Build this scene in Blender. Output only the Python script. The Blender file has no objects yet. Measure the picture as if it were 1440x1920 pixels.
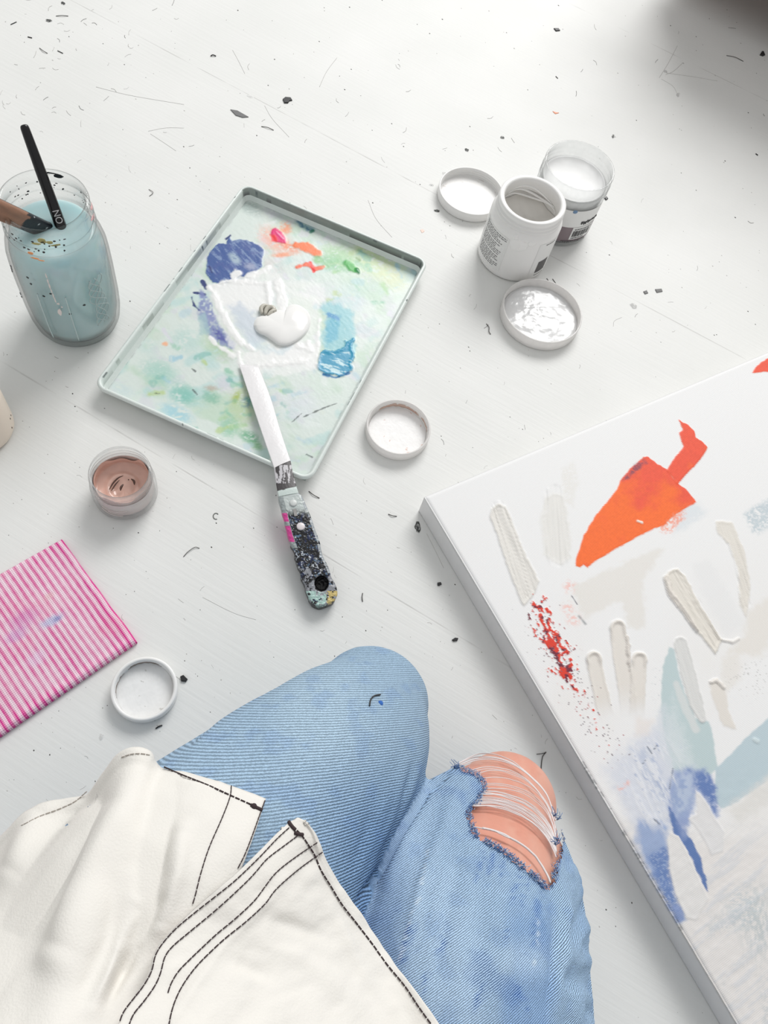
import bpy, bmesh, math, random
import numpy as np
from mathutils import Vector, Matrix
from mathutils.bvhtree import BVHTree

SC = bpy.context.scene
COL = SC.collection
random.seed(7)
rng = np.random.default_rng(11)

# ------------------------------------------------------------------ camera
FPX, PITCH, ROLL, CAMH = 1500.0, math.radians(27.5), math.radians(18.0), 0.70
CR = Matrix.Rotation(PITCH, 4, 'X') @ Matrix.Rotation(ROLL, 4, 'Z')
cam_data = bpy.data.cameras.new('camera')
cam_data.sensor_fit = 'VERTICAL'
cam_data.sensor_height = 36.0
cam_data.lens = FPX / 1920.0 * 36.0
cam_data.clip_start = 0.01
cam = bpy.data.objects.new('camera', cam_data)
COL.objects.link(cam)
cam.matrix_world = Matrix.Translation((0, 0, CAMH)) @ CR
SC.camera = cam

# ------------------------------------------------------------------ light
SC.view_settings.view_transform = 'Standard'
SC.view_settings.look = 'None'
SC.view_settings.exposure = 0.10
SC.view_settings.gamma = 1.0
SC.view_settings.use_curve_mapping = False
SC.cycles.transparent_max_bounces = 32
SC.cycles.max_bounces = 12
WORLD_STRENGTH = 0.55
WINDOW_WATTS = 148.0
wd = bpy.data.worlds.new('daylight')
SC.world = wd
wd.use_nodes = True
bg = wd.node_tree.nodes['Background']
bg.inputs[0].default_value = (0.995, 1.0, 0.995, 1)
bg.inputs[1].default_value = WORLD_STRENGTH
ld = bpy.data.lights.new('window_light', 'AREA')
ld.shape = 'RECTANGLE'
ld.size, ld.size_y = 2.5, 1.9
ld.energy = WINDOW_WATTS
ld.color = (1.0, 0.992, 0.98)
lo = bpy.data.objects.new('window_light', ld)
COL.objects.link(lo)
lo.location = (0.35, 3.9, 2.9)
lo.rotation_euler = (Vector((0.0, 0.45, 0.0)) - Vector(lo.location)).to_track_quat('-Z', 'Y').to_euler()


# ------------------------------------------------------------------ maths helpers
M3 = np.array(CR.to_3x3())


def P(x, y, z=0.0):
    """point at height z seen at photo pixel x, y (1440 x 1920)"""
    d = M3 @ np.array([(x - 720) / FPX, -(y - 960) / FPX, -1.0])
    t = (z - CAMH) / d[2]
    return np.array([0, 0, CAMH]) + t * d


def pxdir(x, y):
    d = M3 @ np.array([(x - 720) / FPX, -(y - 960) / FPX, -1.0])
    return d / np.linalg.norm(d)


def proj(pts):
    d = (np.asarray(pts, float) - np.array([0, 0, CAMH])) @ M3
    return np.stack([720 + FPX * d[:, 0] / -d[:, 2], 960 - FPX * d[:, 1] / -d[:, 2]], 1)


def pxlen(z, x=720, y=1500):
    """metres per pixel near x, y at height z"""
    return np.linalg.norm(P(x, y, z) - np.array([0, 0, CAMH])) / FPX


_T = np.random.default_rng(5).random((256, 256))


def vn(x, y, s=0):
    x = np.asarray(x, float) + s * 17.31
    y = np.asarray(y, float) + s * 31.7
    xi, yi = np.floor(x).astype(int), np.floor(y).astype(int)
    fx, fy = x - xi, y - yi
    fx = fx * fx * (3 - 2 * fx)
    fy = fy * fy * (3 - 2 * fy)
    a = _T[xi % 256, yi % 256]; b = _T[(xi + 1) % 256, yi % 256]
    c = _T[xi % 256, (yi + 1) % 256]; d = _T[(xi + 1) % 256, (yi + 1) % 256]
    return (a * (1 - fx) + b * fx) * (1 - fy) + (c * (1 - fx) + d * fx) * fy


def fbm(x, y, s=0, o=4):
    r, a, t = 0, 0.5, 0
    for k in range(o):
        r = r + a * vn(x * 2 ** k, y * 2 ** k, s + k * 3)
        t += a
        a *= 0.5
    return r / t


def sstep(a, b, x):
    t = np.clip((x - a) / (b - a), 0, 1)
    return t * t * (3 - 2 * t)


def sd_poly(X, Y, poly):
    """signed distance, negative inside"""
    p = np.asarray(poly, float)
    d = np.full(X.shape, 1e9)
    ins = np.zeros(X.shape, bool)
    n = len(p)
    for i in range(n):
        a, b = p[i], p[(i + 1) % n]
        e = b - a
        t = np.clip(((X - a[0]) * e[0] + (Y - a[1]) * e[1]) / (e @ e + 1e-12), 0, 1)
        d = np.minimum(d, np.hypot(X - a[0] - t * e[0], Y - a[1] - t * e[1]))
        c = ((a[1] > Y) != (b[1] > Y)) & (X < (b[0] - a[0]) * (Y - a[1]) / (b[1] - a[1] + 1e-12) + a[0])
        ins ^= c
    return np.where(ins, -d, d)


def sd_line(X, Y, line):
    """line of (x, y, r): signed distance to a stroke of varying radius; also position along it 0..1"""
    p = np.asarray(line, float)
    L = np.concatenate([[0], np.cumsum(np.hypot(*np.diff(p[:, :2], axis=0).T))])
    d = np.full(X.shape, 1e9)
    s = np.zeros(X.shape)
    for i in range(len(p) - 1):
        a, b = p[i], p[i + 1]
        e = b[:2] - a[:2]
        t = np.clip(((X - a[0]) * e[0] + (Y - a[1]) * e[1]) / (e @ e + 1e-12), 0, 1)
        q = np.hypot(X - a[0] - t * e[0], Y - a[1] - t * e[1]) - (a[2] + t * (b[2] - a[2]))
        m = q < d
        d = np.where(m, q, d)
        s = np.where(m, (L[i] + t * (L[i + 1] - L[i])) / L[-1], s)
    return d, s


def lin(c):
    c = np.asarray(c, float) / 255.0
    return np.where(c <= 0.04045, c / 12.92, ((c + 0.055) / 1.055) ** 2.4)


EXPO = 1.08


def A(r, g, b):
    """albedo that shows as this sRGB colour on a fully lit surface"""
    return np.minimum(lin((r, g, b)) / EXPO, 0.92)


class Painter:
    def __init__(s, X, Y, base):
        s.X, s.Y = X, Y
        s.C = np.tile(np.asarray(base, float), (len(X), 1))
        s.H = np.zeros(len(X))

    def mix(s, m, c, h=0.0):
        c = np.asarray(c, float)
        m = np.clip(m, 0, 1)
        s.C = s.C * (1 - m[:, None]) + (c if c.ndim == 2 else c[None, :]) * m[:, None]
        if h:
            s.H = s.H + h * m

    def box(s, pts, pad):
        p = np.asarray(pts, float)
        return np.nonzero((s.X > p[:, 0].min() - pad) & (s.X < p[:, 0].max() + pad) & (s.Y > p[:, 1].min() - pad) & (s.Y < p[:, 1].max() + pad))[0]

    def sub(s, ix, m, c, h=0.0, op=1.0):
        m = np.clip(m * op, 0, 1)
        c = np.asarray(c, float)
        s.C[ix] = s.C[ix] * (1 - m[:, None]) + (c if c.ndim == 2 else c[None, :]) * m[:, None]
        s.H[ix] += h * m

    def poly(s, pts, c, soft=1.5, rough=3.0, h=0.0, dry=0.0, op=1.0, grain=2.2, seed=0, ridge=0.0):
        ix = s.box(pts, soft * 3 + rough * 2 + 6)
        X, Y = s.X[ix], s.Y[ix]
        d = sd_poly(X, Y, pts) + rough * 2 * (fbm(X / 9, Y / 9, seed + 1) - 0.5)
        m = sstep(soft, -soft, d)
        if dry:
            m = m * sstep(dry - 0.18, dry + 0.18, vn(X / grain, Y / grain, seed + 5) * 0.6 + fbm(X / 14, Y / 14, seed + 9) * 0.4 + 0.12)
        s.sub(ix, m, c, h, op)
        if ridge:
            s.H[ix] += ridge * np.exp(-((d + 2.0) / 2.4) ** 2) * op
        return ix, m, d

    def stroke(s, line, c, soft=1.5, rough=2.0, h=0.0, dry=0.0, op=1.0, grain=2.2, seed=0, ridge=0.0, fade=None, streak=0.0, cap=0.0):
        pts = [(q[0], q[1]) for q in line]
        ix = s.box(pts, max(q[2] for q in line) + soft * 3 + rough * 2 + 6)
        X, Y = s.X[ix], s.Y[ix]
        d, t = sd_line(X, Y, line)
        d = d + rough * 2 * (fbm(X / 9, Y / 9, seed + 1) - 0.5)
        m = sstep(soft, -soft, d)
        f = np.ones_like(m)
        if fade:
            f = sstep(fade[1], fade[0], t)
            m = m * (f if not dry else 1)
        if dry:
            m = m * sstep(dry - 0.18, dry + 0.18, vn(X / grain, Y / grain, seed + 5) * 0.6 + fbm(X / 14, Y / 14, seed + 9) * 0.4 + 0.12 + (f - 1) * 0.8)
        s.sub(ix, m, c, h, op)
        if ridge:
            s.H[ix] += ridge * np.exp(-((d + 2.0) / 2.2) ** 2) * f
        if cap:
            s.H[ix] += cap * np.exp(-((d + 3.0) / 3.0) ** 2) * sstep(0.16, 0.0, t)
        if streak:
            a, b = np.asarray(line[0][:2], float), np.asarray(line[-1][:2], float)
            e = (b - a) / np.linalg.norm(b - a)
            q = (X - a[0]) * -e[1] + (Y - a[1]) * e[0]
            l = (X - a[0]) * e[0] + (Y - a[1]) * e[1]
            s.H[ix] += streak * (fbm(q / 2.6, l / 60, seed + 3, 2) - 0.5) * m
        return ix, m, d


# ------------------------------------------------------------------ object helpers
def put(o, parent=None, label=None, cat=None, group=None, kind=None):
    if parent is not None:
        o.parent = parent
    if label: o['label'] = label
    if cat: o['category'] = cat
    if group: o['group'] = group
    if kind: o['kind'] = kind
    return o


def empty(name, loc, label, cat, group=None):
    o = bpy.data.objects.new(name, None)
    o.empty_display_size = 0.02
    o.location = loc
    COL.objects.link(o)
    return put(o, None, label, cat, group)


def meshobj(name, verts, faces, mat, parent=None, smooth=True, cols=None, attrs=None, **kw):
    me = bpy.data.meshes.new(name)
    v = np.asarray(verts, float)
    if parent is not None:
        v = v - ROOTLOC(parent)
    me.from_pydata(v.tolist(), [], faces if isinstance(faces, list) else faces.tolist())
    me.update()
    if smooth:
        me.shade_smooth()
    if cols is not None:
        a = me.color_attributes.new('Col', 'FLOAT_COLOR', 'POINT')
        c = np.ones((len(v), 4), np.float32)
        c[:, :3] = cols
        a.data.foreach_set('color', c.ravel())
    for k, w in (attrs or {}).items():
        a = me.attributes.new(k, 'FLOAT', 'POINT')
        a.data.foreach_set('value', np.asarray(w, np.float32))
    if mat: me.materials.append(mat)
    o = bpy.data.objects.new(name, me)
    COL.objects.link(o)
    return put(o, parent, **kw)


def ROOTLOC(o):
    t = np.zeros(3)
    while o is not None:
        t = t + np.array(o.location)
        o = o.parent
    return t


def thing_mesh(name, verts, faces, mat, label, cat, group=None, **kw):
    """a one-mesh thing with its origin at its base"""
    v = np.asarray(verts, float)
    c = v.mean(0)
    c[2] = v[:, 2].min()
    o = meshobj(name, v - c, faces, mat, None, **kw)
    o.location = c
    return put(o, None, label, cat, group)


class MB:
    """collects shapes for one mesh"""
    def __init__(s):
        s.v, s.f = [], []

    def add(s, v, f):
        n = len(s.v)
        s.v += [tuple(q) for q in v]
        s.f += [tuple(i + n for i in q) for q in f]
        return s

    def build(s, name, mat, parent=None, **kw):
        return meshobj(name, np.array(s.v), s.f, mat, parent, **kw)


def grid_faces(nu, nv, wrap_v=False):
    f = []
    for i in range(nu - 1):
        for j in range(nv if wrap_v else nv - 1):
            k = (j + 1) % nv
            f.append((i * nv + j, i * nv + k, (i + 1) * nv + k, (i + 1) * nv + j))
    return f


def lathe(profile, c, n=96):
    """profile of (r, z) from axis out; closed at r = 0 ends"""
    V, F = [], []
    th = np.linspace(0, 2 * np.pi, n, endpoint=False)
    rows = []
    for r, z in profile:
        if r < 1e-7:
            V.append((c[0], c[1], c[2] + z)); rows.append([len(V) - 1])
        else:
            rows.append(list(range(len(V), len(V) + n)))
            V += [(c[0] + r * math.cos(t), c[1] + r * math.sin(t), c[2] + z) for t in th]
    for a, b in zip(rows[:-1], rows[1:]):
        for j in range(n):
            k = (j + 1) % n
            if len(a) == 1 and len(b) == 1: continue
            if len(a) == 1: F.append((a[0], b[j], b[k]))
            elif len(b) == 1: F.append((a[j], b[0], a[k]))
            else: F.append((a[j], b[j], b[k], a[k]))
    return V, F


def spline(pts, n):
    p = np.asarray(pts, float)
    L = np.concatenate([[0], np.cumsum(np.linalg.norm(np.diff(p[:, :3], axis=0), axis=1) + 1e-9)])
    t = np.linspace(0, L[-1], n)
    out = np.zeros((n, p.shape[1]))
    m = np.zeros_like(p)
    for i in range(len(p)):
        a, b = max(i - 1, 0), min(i + 1, len(p) - 1)
        m[i] = (p[b] - p[a]) / max(L[b] - L[a], 1e-9)
    for k, tt in enumerate(t):
        i = min(np.searchsorted(L, tt, side='right') - 1, len(p) - 2)
        h = L[i + 1] - L[i]
        u = (tt - L[i]) / h
        out[k] = (2 * u ** 3 - 3 * u * u + 1) * p[i] + (u ** 3 - 2 * u * u + u) * h * m[i] + (-2 * u ** 3 + 3 * u * u) * p[i + 1] + (u ** 3 - u * u) * h * m[i + 1]
    return out


def tube(pts, r, n=6, cap=True):
    p = np.asarray(pts, float)
    m = len(p)
    r = np.full(m, r) if np.isscalar(r) else np.asarray(r)
    t = np.gradient(p, axis=0) if m > 1 else p
    t = t / (np.linalg.norm(t, axis=1)[:, None] + 1e-12)
    up = np.array([0, 0, 1.0]) if abs(t[0][2]) < 0.9 else np.array([1.0, 0, 0])
    V = []
    x = np.cross(t[0], up)
    for i in range(m):
        x = x - t[i] * (x @ t[i])
        x = x / (np.linalg.norm(x) + 1e-12)
        y = np.cross(t[i], x)
        for k in range(n):
            a = 2 * math.pi * k / n
            V.append(p[i] + r[i] * (math.cos(a) * x + math.sin(a) * y))
    F = grid_faces(m, n, True)
    if cap:
        F.append(tuple(range(n))[::-1])
        F.append(tuple(range((m - 1) * n, m * n)))
    return V, F


def capsule(axis, n=28, k=60):
    """axis rows (x, y, z, r): a tube with round ends"""
    s = spline(axis, k)
    p, r = s[:, :3], s[:, 3]
    a = [(p[0] - (p[1] - p[0]) / np.linalg.norm(p[1] - p[0]) * r[0] * math.sin(q), r[0] * max(math.cos(q), 0.02)) for q in np.linspace(1.5, 0.2, 8)]
    b = [(p[-1] + (p[-1] - p[-2]) / np.linalg.norm(p[-1] - p[-2]) * r[-1] * math.sin(q), r[-1] * max(math.cos(q), 0.02)) for q in np.linspace(0.2, 1.5, 8)]
    pts = [q[0] for q in a] + list(p) + [q[0] for q in b]
    rr = [q[1] for q in a] + list(r) + [q[1] for q in b]
    return tube(pts, np.array(rr), n)


def prism(outline, z0, z1, bev=0.0):
    """vertical extrusion of a world outline (list of xy), slightly bevelled"""
    o = np.asarray(outline, float)
    c = o.mean(0)
    rows = [(o, z0)]
    if bev:
        d = o - c
        L = np.linalg.norm(d, axis=1)[:, None]
        rows += [(o, z1 - bev), (o - d / L * bev * 0.35, z1 - bev * 0.35), (o - d / L * bev, z1)]
    else:
        rows += [(o, z1)]
    V = [(q[0], q[1], z) for r, z in rows for q in r]
    n = len(o)
    F = grid_faces(len(rows), n, True)
    F += [tuple(range(n))[::-1], tuple(range((len(rows) - 1) * n, len(rows) * n))]
    return V, F


# ------------------------------------------------------------------ materials
def newmat(name):
    m = bpy.data.materials.new(name)
    m.use_nodes = True
    nt = m.node_tree
    return m, nt, nt.nodes['Principled BSDF'], nt.links


def node(nt, t, **kw):
    n = nt.nodes.new(t)
    for k, v in kw.items():
        setattr(n, k, v)
    return n


def plain(name, c, rough=0.5, noise=0.04, scale=60, bump=0.0, bscale=300, spec=0.5, metal=0.0, sss=0.0, coat=0.0):
    m, nt, b, L = newmat(name)
    c = np.asarray(c)
    tc = node(nt, 'ShaderNodeTexCoord')
    nz = node(nt, 'ShaderNodeTexNoise')
    nz.inputs['Scale'].default_value = scale
    nz.inputs['Detail'].default_value = 4
    L.new(tc.outputs['Object'], nz.inputs['Vector'])
    mx = node(nt, 'ShaderNodeMix', data_type='RGBA')
    mx.inputs[6].default_value = (*(c * (1 - noise)), 1)
    mx.inputs[7].default_value = (*np.minimum(c * (1 + noise), 0.95), 1)
    L.new(nz.outputs[0], mx.inputs[0])
    L.new(mx.outputs[2], b.inputs['Base Color'])
    b.inputs['Roughness'].default_value = rough
    b.inputs['Specular IOR Level'].default_value = spec
    b.inputs['Metallic'].default_value = metal
    b.inputs['Coat Weight'].default_value = coat
    if sss:
        b.inputs['Subsurface Weight'].default_value = sss
        b.inputs['Subsurface Radius'].default_value = (0.01, 0.006, 0.004)
        b.inputs['Subsurface Scale'].default_value = 0.5
    if bump:
        n2 = node(nt, 'ShaderNodeTexNoise')
        n2.inputs['Scale'].default_value = bscale
        L.new(tc.outputs['Object'], n2.inputs['Vector'])
        bp = node(nt, 'ShaderNodeBump')
        bp.inputs['Strength'].default_value = bump
        bp.inputs['Distance'].default_value = 0.001
        L.new(n2.outputs[0], bp.inputs['Height'])
        L.new(bp.outputs[0], b.inputs['Normal'])
    return m


def colmat(name, rough=0.5, bump=0.0, bscale=900, spec=0.5, dist=0.0006, weave=0.0, weave_rot=0.0, mottled=0.0):
    """per-vertex painted colour plus fine surface relief"""
    m, nt, b, L = newmat(name)
    at = node(nt, 'ShaderNodeAttribute', attribute_name='Col')
    tc = node(nt, 'ShaderNodeTexCoord')
    out = at.outputs['Color']
    if mottled:
        nz = node(nt, 'ShaderNodeTexNoise')
        nz.inputs['Scale'].default_value = 420
        nz.inputs['Detail'].default_value = 3
        L.new(tc.outputs['Object'], nz.inputs['Vector'])
        mr = node(nt, 'ShaderNodeMapRange')
        mr.inputs[3].default_value = 1 - mottled
        mr.inputs[4].default_value = 1 + mottled
        L.new(nz.outputs[0], mr.inputs[0])
        vm = node(nt, 'ShaderNodeVectorMath', operation='SCALE')
        L.new(out, vm.inputs[0]); L.new(mr.outputs[0], vm.inputs['Scale'])
        out = vm.outputs[0]
    L.new(out, b.inputs['Base Color'])
    b.inputs['Roughness'].default_value = rough
    b.inputs['Specular IOR Level'].default_value = spec
    last = None
    if bump:
        n2 = node(nt, 'ShaderNodeTexNoise')
        n2.inputs['Scale'].default_value = bscale
        n2.inputs['Detail'].default_value = 2
        L.new(tc.outputs['Object'], n2.inputs['Vector'])
        bp = node(nt, 'ShaderNodeBump')
        bp.inputs['Strength'].default_value = bump
        bp.inputs['Distance'].default_value = dist
        L.new(n2.outputs[0], bp.inputs['Height'])
        last = bp
    if weave:
        mp = node(nt, 'ShaderNodeMapping')
        mp.inputs['Rotation'].default_value = (0, 0, weave_rot)
        L.new(tc.outputs['Object'], mp.inputs['Vector'])
        hs = []
        for ax in 'XY':
            w = node(nt, 'ShaderNodeTexWave', bands_direction=ax)
            w.inputs['Scale'].default_value = 250
            L.new(mp.outputs[0], w.inputs['Vector'])
            hs.append(w)
        ma = node(nt, 'ShaderNodeMath', operation='MULTIPLY')
        L.new(hs[0].outputs['Fac'], ma.inputs[0]); L.new(hs[1].outputs['Fac'], ma.inputs[1])
        bp = node(nt, 'ShaderNodeBump')
        bp.inputs['Strength'].default_value = weave
        bp.inputs['Distance'].default_value = 0.0005
        L.new(ma.outputs[0], bp.inputs['Height'])
        if last: L.new(last.outputs[0], bp.inputs['Normal'])
        last = bp
    if last: L.new(last.outputs[0], b.inputs['Normal'])
    return m


def glassmat(name, tint=(0.93, 0.96, 0.95), rough=0.03, blend=0.22, body=None, bodyfac=0.0, edge=0.30):
    """thin clear wall: see-through with a fresnel sheen; body gives a milky plastic"""
    m, nt, b, L = newmat(name)
    nt.nodes.remove(b)
    out = nt.nodes['Material Output']
    tr = node(nt, 'ShaderNodeBsdfTransparent')
    tr.inputs[0].default_value = (*tint, 1)
    lw0 = node(nt, 'ShaderNodeLayerWeight'); lw0.inputs[0].default_value = 0.5
    p0 = node(nt, 'ShaderNodeMath', operation='POWER'); p0.inputs[1].default_value = 3.0
    L.new(lw0.outputs['Facing'], p0.inputs[0])
    tm0 = node(nt, 'ShaderNodeMix', data_type='RGBA')
    tm0.inputs[6].default_value = (*tint, 1); tm0.inputs[7].default_value = (tint[0] * edge, tint[1] * edge, tint[2] * edge, 1)
    L.new(p0.outputs[0], tm0.inputs[0]); L.new(tm0.outputs[2], tr.inputs[0])
    gl = node(nt, 'ShaderNodeBsdfGlossy')
    gl.inputs['Roughness'].default_value = rough
    lw = node(nt, 'ShaderNodeLayerWeight')
    lw.inputs[0].default_value = 0.5
    pe = node(nt, 'ShaderNodeMath', operation='POWER')
    pe.inputs[1].default_value = 3.5
    L.new(lw.outputs['Facing'], pe.inputs[0])
    pw = node(nt, 'ShaderNodeMath', operation='MULTIPLY_ADD')
    pw.inputs[1].default_value = 0.55
    pw.inputs[2].default_value = blend * 0.12
    L.new(pe.outputs[0], pw.inputs[0])
    mx = node(nt, 'ShaderNodeMixShader')
    first = tr.outputs[0]
    if body is not None:
        tc = node(nt, 'ShaderNodeTexCoord')
        nz = node(nt, 'ShaderNodeTexNoise')
        nz.inputs['Scale'].default_value = 90
        L.new(tc.outputs['Object'], nz.inputs['Vector'])
        mr = node(nt, 'ShaderNodeMapRange')
        mr.inputs[3].default_value = max(bodyfac - 0.12, 0); mr.inputs[4].default_value = min(bodyfac + 0.12, 1)
        L.new(nz.outputs[0], mr.inputs[0])
        df = node(nt, 'ShaderNodeBsdfDiffuse'); df.inputs[0].default_value = (*body, 1)
        tl = node(nt, 'ShaderNodeBsdfTranslucent'); tl.inputs[0].default_value = (*body, 1)
        a = node(nt, 'ShaderNodeMixShader'); a.inputs[0].default_value = 0.3
        L.new(df.outputs[0], a.inputs[1]); L.new(tl.outputs[0], a.inputs[2])
        q = node(nt, 'ShaderNodeMixShader')
        L.new(mr.outputs[0], q.inputs[0]); L.new(tr.outputs[0], q.inputs[1]); L.new(a.outputs[0], q.inputs[2])
        first = q.outputs[0]
    L.new(pw.outputs[0], mx.inputs[0]); L.new(first, mx.inputs[1]); L.new(gl.outputs[0], mx.inputs[2])
    L.new(mx.outputs[0], out.inputs['Surface'])
    return m


M_BLACK = plain('black_paint', (0.012, 0.012, 0.014), 0.4)
M_GREY = plain('grey_flake', (0.16, 0.16, 0.16), 0.6)
M_HAIR = plain('dark_fibre', (0.06, 0.055, 0.05), 0.7)
M_FAINT = plain('pale_grey_fibre', (0.48, 0.47, 0.45), 0.7)
M_GLASS = glassmat('clear_glass', (0.985, 0.99, 0.988), edge=0.42)
M_CLEARPLASTIC = glassmat('clear_plastic', (0.98, 0.985, 0.985), 0.08, 0.2, (0.88, 0.89, 0.89), 0.16, 0.8)
M_WHITEPLASTIC = plain('white_plastic', A(243, 242, 240), 0.35, 0.02, sss=0.0)
M_OFFPLASTIC = glassmat('frosted_plastic', (0.93, 0.92, 0.91), 0.15, 0.2, tuple(A(254, 252, 250)), 0.88, 0.6)
M_WHITEPAINT = plain('wet_white_paint', A(246, 245, 243), 0.18, 0.02)
M_GEL = plain('glossy_white_gel', A(226, 226, 226), 0.22, 0.05, 200, 0.6, 130, coat=0.25)
M_INK = plain('printed_black_ink', (0.05, 0.048, 0.05), 0.6)
M_INKGREY = plain('printed_grey_ink', (0.14, 0.135, 0.14), 0.6)
M_LABELWHITE = plain('label_paper', A(236, 236, 234), 0.5, 0.02)

# ------------------------------------------------------------------ floor
fm, nt, b, L = newmat('white_painted_boards')
tc = node(nt, 'ShaderNodeTexCoord')
mp = node(nt, 'ShaderNodeMapping')
mp.inputs['Rotation'].default_value = (0, 0, math.radians(14.0))
mp.inputs['Location'].default_value = (0, 0, 0)
L.new(tc.outputs['Object'], mp.inputs['Vector'])
# stretched noise: brushed white paint along the boards
mp2 = node(nt, 'ShaderNodeMapping')
mp2.inputs['Scale'].default_value = (18, 260, 40)
L.new(mp.outputs[0], mp2.inputs['Vector'])
n1 = node(nt, 'ShaderNodeTexNoise'); n1.inputs['Scale'].default_value = 1.0; n1.inputs['Detail'].default_value = 5
L.new(mp2.outputs[0], n1.inputs['Vector'])
n2 = node(nt, 'ShaderNodeTexNoise'); n2.inputs['Scale'].default_value = 9.0; n2.inputs['Detail'].default_value = 6
L.new(mp.outputs[0], n2.inputs['Vector'])
cr = node(nt, 'ShaderNodeMix', data_type='RGBA')
cr.inputs[6].default_value = (*A(226, 227, 224), 1); cr.inputs[7].default_value = (*A(240, 240, 238), 1)
L.new(n2.outputs[0], cr.inputs[0])
# board joints
sx = node(nt, 'ShaderNodeSeparateXYZ'); L.new(mp.outputs[0], sx.inputs[0])
SEAM_Y = float((Matrix.Rotation(math.radians(14.0), 3, 'Z') @ Vector(P(1000, 462)))[1])
add = node(nt, 'ShaderNodeMath', operation='ADD'); add.inputs[1].default_value = -SEAM_Y + 0.245 + 2.45
L.new(sx.outputs['Y'], add.inputs[0])
mod = node(nt, 'ShaderNodeMath', operation='MODULO'); mod.inputs[1].default_value = 0.49
L.new(add.outputs[0], mod.inputs[0])
sb = node(nt, 'ShaderNodeMath', operation='SUBTRACT'); sb.inputs[1].default_value = 0.245
L.new(mod.outputs[0], sb.inputs[0])
ab = node(nt, 'ShaderNodeMath', operation='ABSOLUTE'); L.new(sb.outputs[0], ab.inputs[0])
mr = node(nt, 'ShaderNodeMapRange'); mr.inputs[1].default_value = 0.0003; mr.inputs[2].default_value = 0.0011
mr.inputs[3].default_value = 1.0; mr.inputs[4].default_value = 0.0
L.new(ab.outputs[0], mr.inputs[0])
n3 = node(nt, 'ShaderNodeTexNoise'); n3.inputs['Scale'].default_value = 25; L.new(mp.outputs[0], n3.inputs['Vector'])
mr2 = node(nt, 'ShaderNodeMapRange'); mr2.inputs[1].default_value = 0.38; mr2.inputs[2].default_value = 0.62
mr2.inputs[3].default_value = 0.0; mr2.inputs[4].default_value = 0.34
L.new(n3.outputs[0], mr2.inputs[0])
mu = node(nt, 'ShaderNodeMath', operation='MULTIPLY'); L.new(mr.outputs[0], mu.inputs[0]); L.new(mr2.outputs[0], mu.inputs[1])
cs = node(nt, 'ShaderNodeMix', data_type='RGBA'); cs.inputs[7].default_value = (0.3, 0.29, 0.27, 1)
L.new(mu.outputs[0], cs.inputs[0]); L.new(cr.outputs[2], cs.inputs[6])
L.new(cs.outputs[2], b.inputs['Base Color'])
b.inputs['Roughness'].default_value = 0.55
b.inputs['Specular IOR Level'].default_value = 0.35
bp = node(nt, 'ShaderNodeBump'); bp.inputs['Strength'].default_value = 0.35; bp.inputs['Distance'].default_value = 0.0007
L.new(n1.outputs[0], bp.inputs['Height'])
bp2 = node(nt, 'ShaderNodeBump'); bp2.inputs['Strength'].default_value = 0.5; bp2.inputs['Distance'].default_value = 0.001; bp2.invert = True
L.new(mu.outputs[0], bp2.inputs['Height']); L.new(bp.outputs[0], bp2.inputs['Normal'])
L.new(bp2.outputs[0], b.inputs['Normal'])
floor = meshobj('floor', [(-4, -3, 0), (4, -3, 0), (4, 5, 0), (-4, 5, 0), (-4, -3, -.05), (4, -3, -.05), (4, 5, -.05), (-4, 5, -.05)],
                [(0, 1, 2, 3), (7, 6, 5, 4), (0, 4, 5, 1), (1, 5, 6, 2), (2, 6, 7, 3), (3, 7, 4, 0)], fm, smooth=False, kind='structure')

# ------------------------------------------------------------------ dark cabinet added out of view to dim the top right corner
M_DARKWOOD = plain('dark_brown_wood', (0.20, 0.115, 0.085), 0.45, 0.35, 12)
def box(c, s):
    x, y, z = c; a, b_, d = s[0] / 2, s[1] / 2, s[2] / 2
    V = [(x + i * a, y + j * b_, z + k * d) for i in (-1, 1) for j in (-1, 1) for k in (-1, 1)]
    return V, [(0, 1, 3, 2), (4, 6, 7, 5), (0, 4, 5, 1), (2, 3, 7, 6), (0, 2, 6, 4), (1, 5, 7, 3)]
cab = empty('added_cabinet', (0.738, 1.424, 0), 'dark brown low wooden cabinet added out of view to shade the top right corner', 'cabinet')
CAB_ROT = Matrix.Rotation(math.radians(-19), 3, 'Z')
def cabpart(name, c, s, mat, parent=cab):
    V, F = box(c, s)
    V = [tuple(CAB_ROT @ Vector(v)) for v in V]
    o = bpy.data.meshes.new(name); o.from_pydata(V, [], F); o.materials.append(mat)
    ob = bpy.data.objects.new(name, o); COL.objects.link(ob); ob.parent = parent
    md = ob.modifiers.new('edge', 'BEVEL'); md.width = 0.004; md.segments = 2
    return ob
cabpart('body', (0, 0, 0.185), (1.1, 0.42, 0.23), M_DARKWOOD)
cabpart('top', (0, 0, 0.309), (1.12, 0.43, 0.022), M_DARKWOOD)
for k in (-1, 1):
    d_ = cabpart('door', (k * 0.27, -0.214, 0.185), (0.52, 0.012, 0.20), M_DARKWOOD)
    cabpart('handle', (k * 0.05, -0.228, 0.20), (0.014, 0.016, 0.08), M_BLACK, d_)
    for j in (-1, 1):
        cabpart('leg', (k * 0.5, j * 0.15 + 0.03, 0.036), (0.045, 0.045, 0.072), M_DARKWOOD)

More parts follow.
